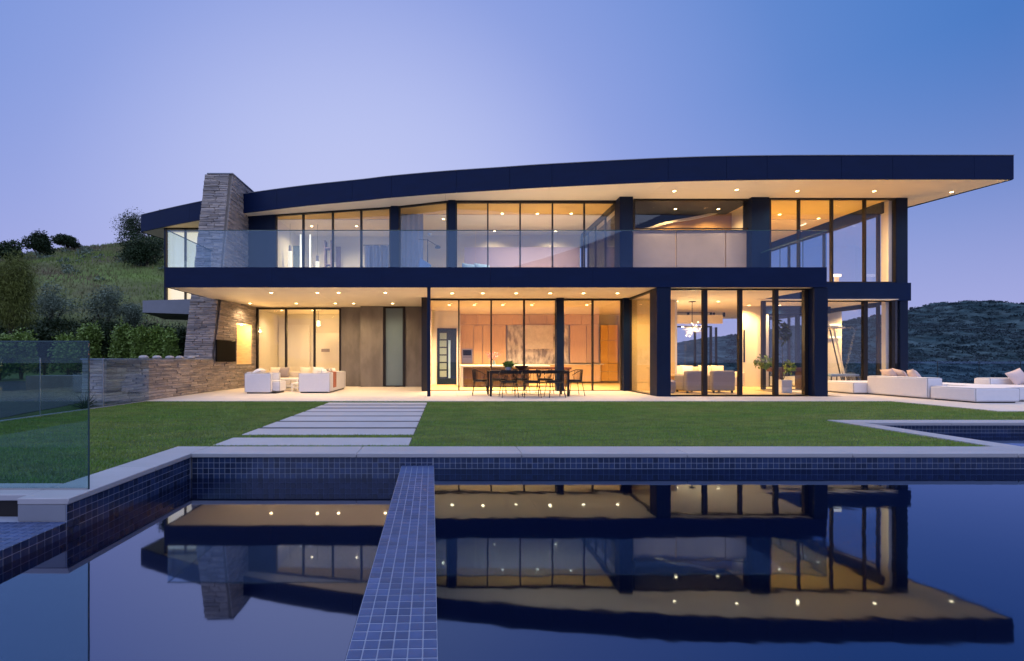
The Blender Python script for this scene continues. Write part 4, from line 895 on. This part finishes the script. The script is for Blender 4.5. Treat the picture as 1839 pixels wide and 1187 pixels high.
# kitchen accessories
t = thing('flower_vase', 'pink blossom branches in a glass vase on the kitchen island', 'vase', (1.95,18.4,.89)); MB().lathe((1.95,18.4,.891), [(.05,0),(.07,.06),(.04,.16),(.045,.18)], 12).build('vase', M['frost'], t, smooth=True)
foliage('blossom', leaves(160, [(1.9,18.4,1.28,.30,.18,.15)], .022, .6), M['flower'], t); b = MB()
for i in range(8): b.tube([(1.95,18.4,1.03),(1.9+random.uniform(-.26,.26),18.4+random.uniform(-.12,.12),1.28+random.uniform(-.03,.12))], .005, 4)
b.build('stem', M['bark'], t)
t = thing('serving_bowl', 'shallow green bowl on the kitchen island beside the vase', 'bowl', (2.7,18.4,.89)); MB().lathe((2.7,18.4,.891), [(.1,0),(.25,.05),(.27,.07),(.1,.02)], 16).build('bowl_shell', M['leaf_olive'], t, smooth=True)
t = thing('control_panel', 'dark rectangular wall screen on the door panel of the back room', 'wall screen', (X(578,21.4),21.4,1.6)); box('bezel', M['counter'], t, X(575,21.48), 21.49, Z(633,21.48), X(593.5,21.48), 21.515, Z(625.5,21.48)); box('screen', M['taupe'], t, X(577,21.48), 21.482, Z(632,21.48), X(592,21.48), 21.489, Z(626.5,21.48))
def pendant(x, y, z, top, label, k=1.0):
    t = thing('pendant_lamp', label, 'pendant lamp', (x,y,top)); MB().tube([(x,y,top),(x,y,z+.2*k)], .008, 5).build('cord', M['black'], t)
    MB().lathe((x,y,z), [(.05*k,0),(.09*k,.02),(.08*k,.2*k),(.04*k,.22*k)], 12).build('lamp_shade', M['shade'], t, smooth=True); return t
p = pendant(X(572,20.3), 20.3, Z(585,20.3), SB-.022, 'small pendant lamp glowing in the room behind the lounge'); point(p, (X(572,20.3),20.3,Z(585,20.3)-.12), 7, WARM, .08)
# upper dressing room
for u, lb in ((521,'tall cylindrical lamp at the left of the dressing room mirror'),(570,'short cylindrical lamp right of the dressing room mirror')):
    D = 19.6; t = thing('pendant_lamp', lb, 'lamp', (X(u,D), D, ST_)); z1 = Z(452 if u < 560 else 470, D)
    MB().lathe((X(u,D),D,ST_+.3), [(.05,0),(.085,.02),(.085,z1-ST_-.3),(.05,z1-ST_-.28)], 12).build('lamp_shade', M['shade'], t, smooth=True)
    MB().lathe((X(u,D),D,z1), [(.05,0),(.06,.02),(.06,.25),(.03,.28)], 10).build('cap', M['curtain'], t); MB().tube([(X(u,D),D,z1+.27),(X(u,D),D,RB-.075)], .006, 4).build('cord', M['black'], t)
t = thing('vanity_mirror', 'tall dressing room mirror flanked by two bright light tubes', 'mirror', (X(548,20.8),20.8,ST_))
box('mirror', M['frost'], t, X(526,20.8), 20.8, 4.6, X(541,20.8), 20.83, 6.3); box('frame', M['black'], t, X(525,20.8), 20.82, 4.55, X(526,20.8), 20.85, 6.6)
for u in (540,557): box('light_tube', M['strip'], t, X(u,20.7)-.03, 20.68, ST_+.02, X(u,20.7)+.03, 20.72, Z(421,20.7))
hb('cabinet', 'curtain', X(526,20.9), 20.86, ST_+.02, X(545,20.9), 21.3, 4.9); hb('cabinet', 'curtain', X(558,20.9), 20.86, ST_+.02, X(568,20.9), 21.3, 5.0)
t = thing('shelf_unit', 'open dark shelf unit standing in the dressing room', 'shelf', (X(590,21),21,ST_))
for u in (584,595): box('upright', M['lilac'], t, X(u,21)-.02, 20.9, ST_+.02, X(u,21)+.02, 21.3, Z(432,21))
for z in (4.4,4.75,5.1,5.45,6.2): box('shelf', M['lilac'], t, X(584,21)+.021, 20.9, z, X(595,21)-.021, 21.3, z+.04)
hb('door', 'lilac', X(601,21.2), 21.5, ST_+.02, X(609,21.2), 21.55, Z(440,21.2))
t = thing('curtain', 'gathered grey curtain behind the right pane of the upper left window', 'curtain', (X(675,18.6),18.9,ST_)); b = MB(); n = 60; xa, xb = X(654,18.9), X(699,18.9)
for i in range(n):
    x0, x1 = xa+(xb-xa)*i/n, xa+(xb-xa)*(i+1)/n; f = lambda x: 18.9+.07*math.sin(x*22)+.04*math.sin(x*41+1); zt = lambda x: Z(441,18.9)
    b.hexa([(x0,f(x0),ST_+.02),(x1,f(x1),ST_+.02),(x1,f(x1)+.01,ST_+.02),(x0,f(x0)+.01,ST_+.02)], [(x0,f(x0),zt(x0)),(x1,f(x1),zt(x1)),(x1,f(x1)+.01,zt(x1)),(x0,f(x0)+.01,zt(x0))])
b.build('cloth', M['curtain'], t, smooth=True); MB().tube([(xa-.05,18.92,Z(440,18.9)),(xb+.05,18.92,Z(440,18.9))], .015, 5).build('rod', M['black'], t)
# bedroom: sheer, chaise, arched lamp, bed, pillows
t = thing('curtain', 'pale blue sheer hanging at the left of the bedroom window', 'curtain', (-1.4,18.2,ST_)); b = MB()
for i in range(40):
    x0, x1 = -1.78+.9*i/40, -1.78+.9*(i+1)/40; f = lambda x: 18.15+.03*math.sin(x*30)
    b.hexa([(x0,f(x0),ST_+.02),(x1,f(x1),ST_+.02),(x1,f(x1)+.008,ST_+.02),(x0,f(x0)+.008,ST_+.02)], [(x0,f(x0),6.9),(x1,f(x1),6.9),(x1,f(x1)+.008,6.9),(x0,f(x0)+.008,6.9)])
b.build('cloth', M['curtain'], t, smooth=True)
D = 17.9; fx = X(768,D); t = thing('floor_lamp', 'tall slim floor lamp with two angled arms in the bedroom', 'floor lamp', (fx,D,ST_))
MB().tube([(fx,D,ST_+.02),(fx,D,Z(430,D))], .022, 6).build('pole', M['black'], t); MB().lathe((fx,D,ST_+.011), [(.15,0),(.15,.02),(.03,.03)], 14).build('base', M['black'], t)
MB().tube([(fx,D,Z(431,D)),(X(786,D),D,Z(442,D))], .013, 5).build('arm', M['black'], t); MB().tube([(X(752,D),D,Z(430,D)),(fx,D,Z(431,D))], .013, 5).build('arm', M['black'], t)
MB().lathe((X(786,D),D,Z(446,D)), [(.10,0),(.12,.05),(.05,.12),(.02,.14)], 12).build('lamp_head', M['black'], t, smooth=True); MB().lathe((fx+.08,D,Z(424,D)), [(.03,0),(.09,.07),(.09,.10)], 12).build('lamp_head', M['steel'], t, smooth=True)
t = thing('chaise_longue', 'blue upholstered chaise beside the bedroom floor lamp', 'chaise longue', (-.6,17.6,ST_)); q = Vector((X(752,17.5),17.5,0))
b = MB(); b.hexa([(q.x,17.4,4.05),(q.x+1.6,17.4,4.05),(q.x+1.6,18.1,4.05),(q.x,18.1,4.05)], [(q.x,17.4,4.35),(q.x+1.6,17.4,4.28),(q.x+1.6,18.1,4.28),(q.x,18.1,4.35)]); b.build('seat', M['blue'], t, bevel=.04)
b = MB(); b.hexa([(q.x-.05,17.4,4.3),(q.x+.12,17.4,4.3),(q.x+.12,18.1,4.3),(q.x-.05,18.1,4.3)], [(q.x+.05,17.4,5.0),(q.x+.5,17.4,4.72),(q.x+.5,18.1,4.72),(q.x+.05,18.1,5.0)]); b.build('backrest', M['blue'], t, bevel=.04)
for x in (q.x+.05,q.x+1.5): box('leg', M['black'], t, x, 17.5, ST_+.012, x+.04, 17.54, 4.05)
t = thing('bed', 'bed with piled pale blue bedding in the upper bedroom', 'bed', (2,18.6,ST_)); box('mattress', M['blue'], t, .6, 17.9, 4.15, 2.6, 19.7, 4.42, bevel=.05); box('bed_base', M['taupe'], t, .62, 17.92, ST_+.012, 2.58, 19.7, 4.148)
for x in (.95,1.45): cushion((x,18.3,4.68,.62,.6,.26), 'pillow', M['blue'], t, (math.radians(-20),.1,.1))
# --- spiky plant and low block in the bed beyond the fence
t = thing('spiky_plant', 'dark spiky agave plant behind the glass fence', 'plant', (X(152,10.3),10.3,-.05)); b = MB()
for i in range(26):
    a = random.uniform(0,2*math.pi); l = random.uniform(.25,.5); el = random.uniform(.3,1.2); p = Vector((X(152,10.3),10.3,-.02)); d = Vector((math.cos(a)*math.cos(el), math.sin(a)*math.cos(el), math.sin(el)))
    b.tube([p, p+d*l*.5, p+d*l+Vector((0,0,-.06))], .016, 4, .003)
b.build('leaf_rosette', M['leaf_dark'], t)
box_ = MB().box(-12.5, 13.6, -.3, -9.2, 14.4, .62).build('retaining_wall', M['mortar'], None); tag(box_, 'dark low retaining wall in the planting bed behind the glass fence', 'retaining wall')

# ================================================================== PLANTING
def ground_hit(u, v, d0=20, d1=64):
    D = d0
    while D < d1:
        x = X(u, D); z = hill_z(x, D)
        if V0-(z-EYE)*F/D <= v: return x, D, z
        D += .5
    return X(u, d1), d1, hill_z(X(u, d1), d1)
def shrub(name, label, cat, base, w, h, m, size, n, blobs=7, asp=.5, droop=0, up=0, trunk=.15, group=None, columnar=False, hollow=.5):
    x, y, z = base; t = thing(name, label, cat, (x,y,z), group); Bs = []
    for i in range(blobs):
        a = random.uniform(0,2*math.pi); r = random.uniform(0,.3)*w*(.4 if columnar else 1); hh = random.uniform(.3,.78)*h
        Bs.append((x+r*math.cos(a), y+r*math.sin(a), z+hh, w*random.uniform(.2,.34)*(1.3 if columnar else 1), w*random.uniform(.2,.34), h*random.uniform(.17,.28)))
    foliage('foliage', leaves(n, Bs, size, asp, droop, up, hollow), M[m], t); b = MB()
    for B in Bs[:5]: b.tube([(x,y,z-.1),((x+B[0])/2+random.uniform(-.05,.05),(y+B[1])/2,z+(B[2]-z)*.5),(B[0],B[1],B[2])], .03*w**.6, 5, .01)
    b.build('trunk', M['bark'], t); return t
RG = 'dark bushes along the hill ridge'; HG = 'leafy shrubs behind the garden wall'
shrub('bush', 'dark round bush on the ridge, second from the left', 'bush', ground_hit(70,466), 3.0, 2.9, 'leaf_dark', .10, 5200, 9, group=RG)
shrub('bush', 'spreading dark bush on the ridge with a notched top', 'bush', ground_hit(121,450), 3.1, 1.9, 'leaf_dark', .10, 4600, 9, group=RG)
shrub('bush', 'dark ragged bush on the ridge at the left edge of the photo', 'bush', ground_hit(16,474), 2.6, 2.4, 'leaf_dark', .10, 4200, 8, group=RG)
x, y, z = ground_hit(246,432,30); shrub('tree', 'open branched dark tree on the hill just left of the roof', 'tree', (x,y,z-.4), 74/F*y, 78/F*y, 'leaf_dark', .085, 7000, 14, hollow=.2)
x, y, z = ground_hit(258,480,30); shrub('bush', 'big dense dark bush below the tree on the hillside', 'bush', (x,y,z-.3), 84/F*y, 66/F*y, 'leaf_dark', .075, 9000, 12)
shrub('tree', 'small treetop showing above the left end of the roof', 'tree', (X(303,58),58,hill_z(X(303,58),58)-.3), 3.4, 3.5, 'leaf_dark', .10, 3000, 7)
x = X(22,22.5); t = shrub('tree', 'tall feathery golden green tree at the left edge behind the glass', 'tree', (x,22.5,hill_z(x,22.5)), 2.5, 5.1, 'leaf_gold', .10, 16000, 14, asp=.10, droop=1.6, columnar=True)
for i, (u, vb, w_, h_, lb) in enumerate(((185,585,70,72,'silvery green open shrub in the middle of the slope'),(232,590,46,48,'silvery green shrub right of the larger one on the slope'),(92,585,78,70,'bluish green broad shrub on the lower slope near the golden tree'))):
    x, y, z = ground_hit(u, vb, 21); shrub('shrub', lb, 'shrub', (x,y,z-.2), w_/F*y*1.15, h_/F*y*1.2, 'leaf_olive', .07, 4200, 9, asp=.28, group='silvery shrubs on the slope', hollow=.3)
for u, D, w_, v1, m, lb in ((253,18.0,42,588,'leaf_mid','upright bright green shrub directly above the second pale boulder'),(281,18.2,34,594,'leaf_mid','bright green shrub touching its twin, above the third pale boulder'),(307,17.6,28,598,'leaf_mid','narrow upright shrub just left of the stone chimney'),
        (328,18.8,20,600,'leaf_dark','narrowest dark shrub squeezed against the stone chimney'),(222,18.2,40,582,'leaf_mid','tall two tone shrub above the left end of the garden wall'),(190,19.5,44,596,'leaf_dark','dark shrub with bare stems left of the garden wall'),
        (160,19.0,44,588,'leaf_mid','bright topped shrub above the end of the near glass screen'),(122,18.5,46,600,'leaf_mid','low yellow green shrub above the middle of the near glass screen'),(80,18.8,50,592,'leaf_dark','broad dark shrub behind the near glass screen'),(38,17.5,52,598,'leaf_mid','spreading light green shrub below the golden tree'),(0,17.0,50,604,'leaf_mid','light green shrub cut off by the left edge of the photo')):
    x = X(u, D); z = max(hill_z(x, D), -.1); h = Z(v1, D)-z
    shrub('shrub', lb, 'shrub', (x,D,z), w_/F*D*1.25, h*1.12, m, .055, 5200, 10, up=.5, columnar=True, group=HG, hollow=.35)
# rough scrub covering the slope between the hedge and the grass
Bs = []
for i in range(150):
    u = random.uniform(-40, 345); D = random.uniform(20, 26); x = X(u, D); r = random.uniform(.4, .9); Bs.append((x, D, hill_z(x, D)+r*.2, r, r, r*.55))
o = bpy.data.objects.new('slope_scrub', tri_mesh('slope_scrub', leaves(42000, Bs, .07, .45, up=.5), M['leaf_dark'], 4)); C.objects.link(o); o['kind'] = 'stuff'
Bs = []
for i in range(150):
    x = random.uniform(-60, -14); y = random.uniform(34, 60); r = random.uniform(.3, .9); Bs.append((x, y, hill_z(x, y)+.1, r, r, r*.5))
o = bpy.data.objects.new('hill_scrub', tri_mesh('hill_scrub', leaves(20000, Bs, .1, .45, up=.5), M['leaf_olive'], 4)); C.objects.link(o); o['kind'] = 'stuff'
Bs = []
for i in range(3400):
    y = random.uniform(150, 425); x = y*random.uniform(.62, 1.32); r = random.uniform(1.0, 2.8)*(y/400)**.5; Bs.append((x, y, far_z(x, y)+r*.1, r*1.5, r*1.3, r*.34))
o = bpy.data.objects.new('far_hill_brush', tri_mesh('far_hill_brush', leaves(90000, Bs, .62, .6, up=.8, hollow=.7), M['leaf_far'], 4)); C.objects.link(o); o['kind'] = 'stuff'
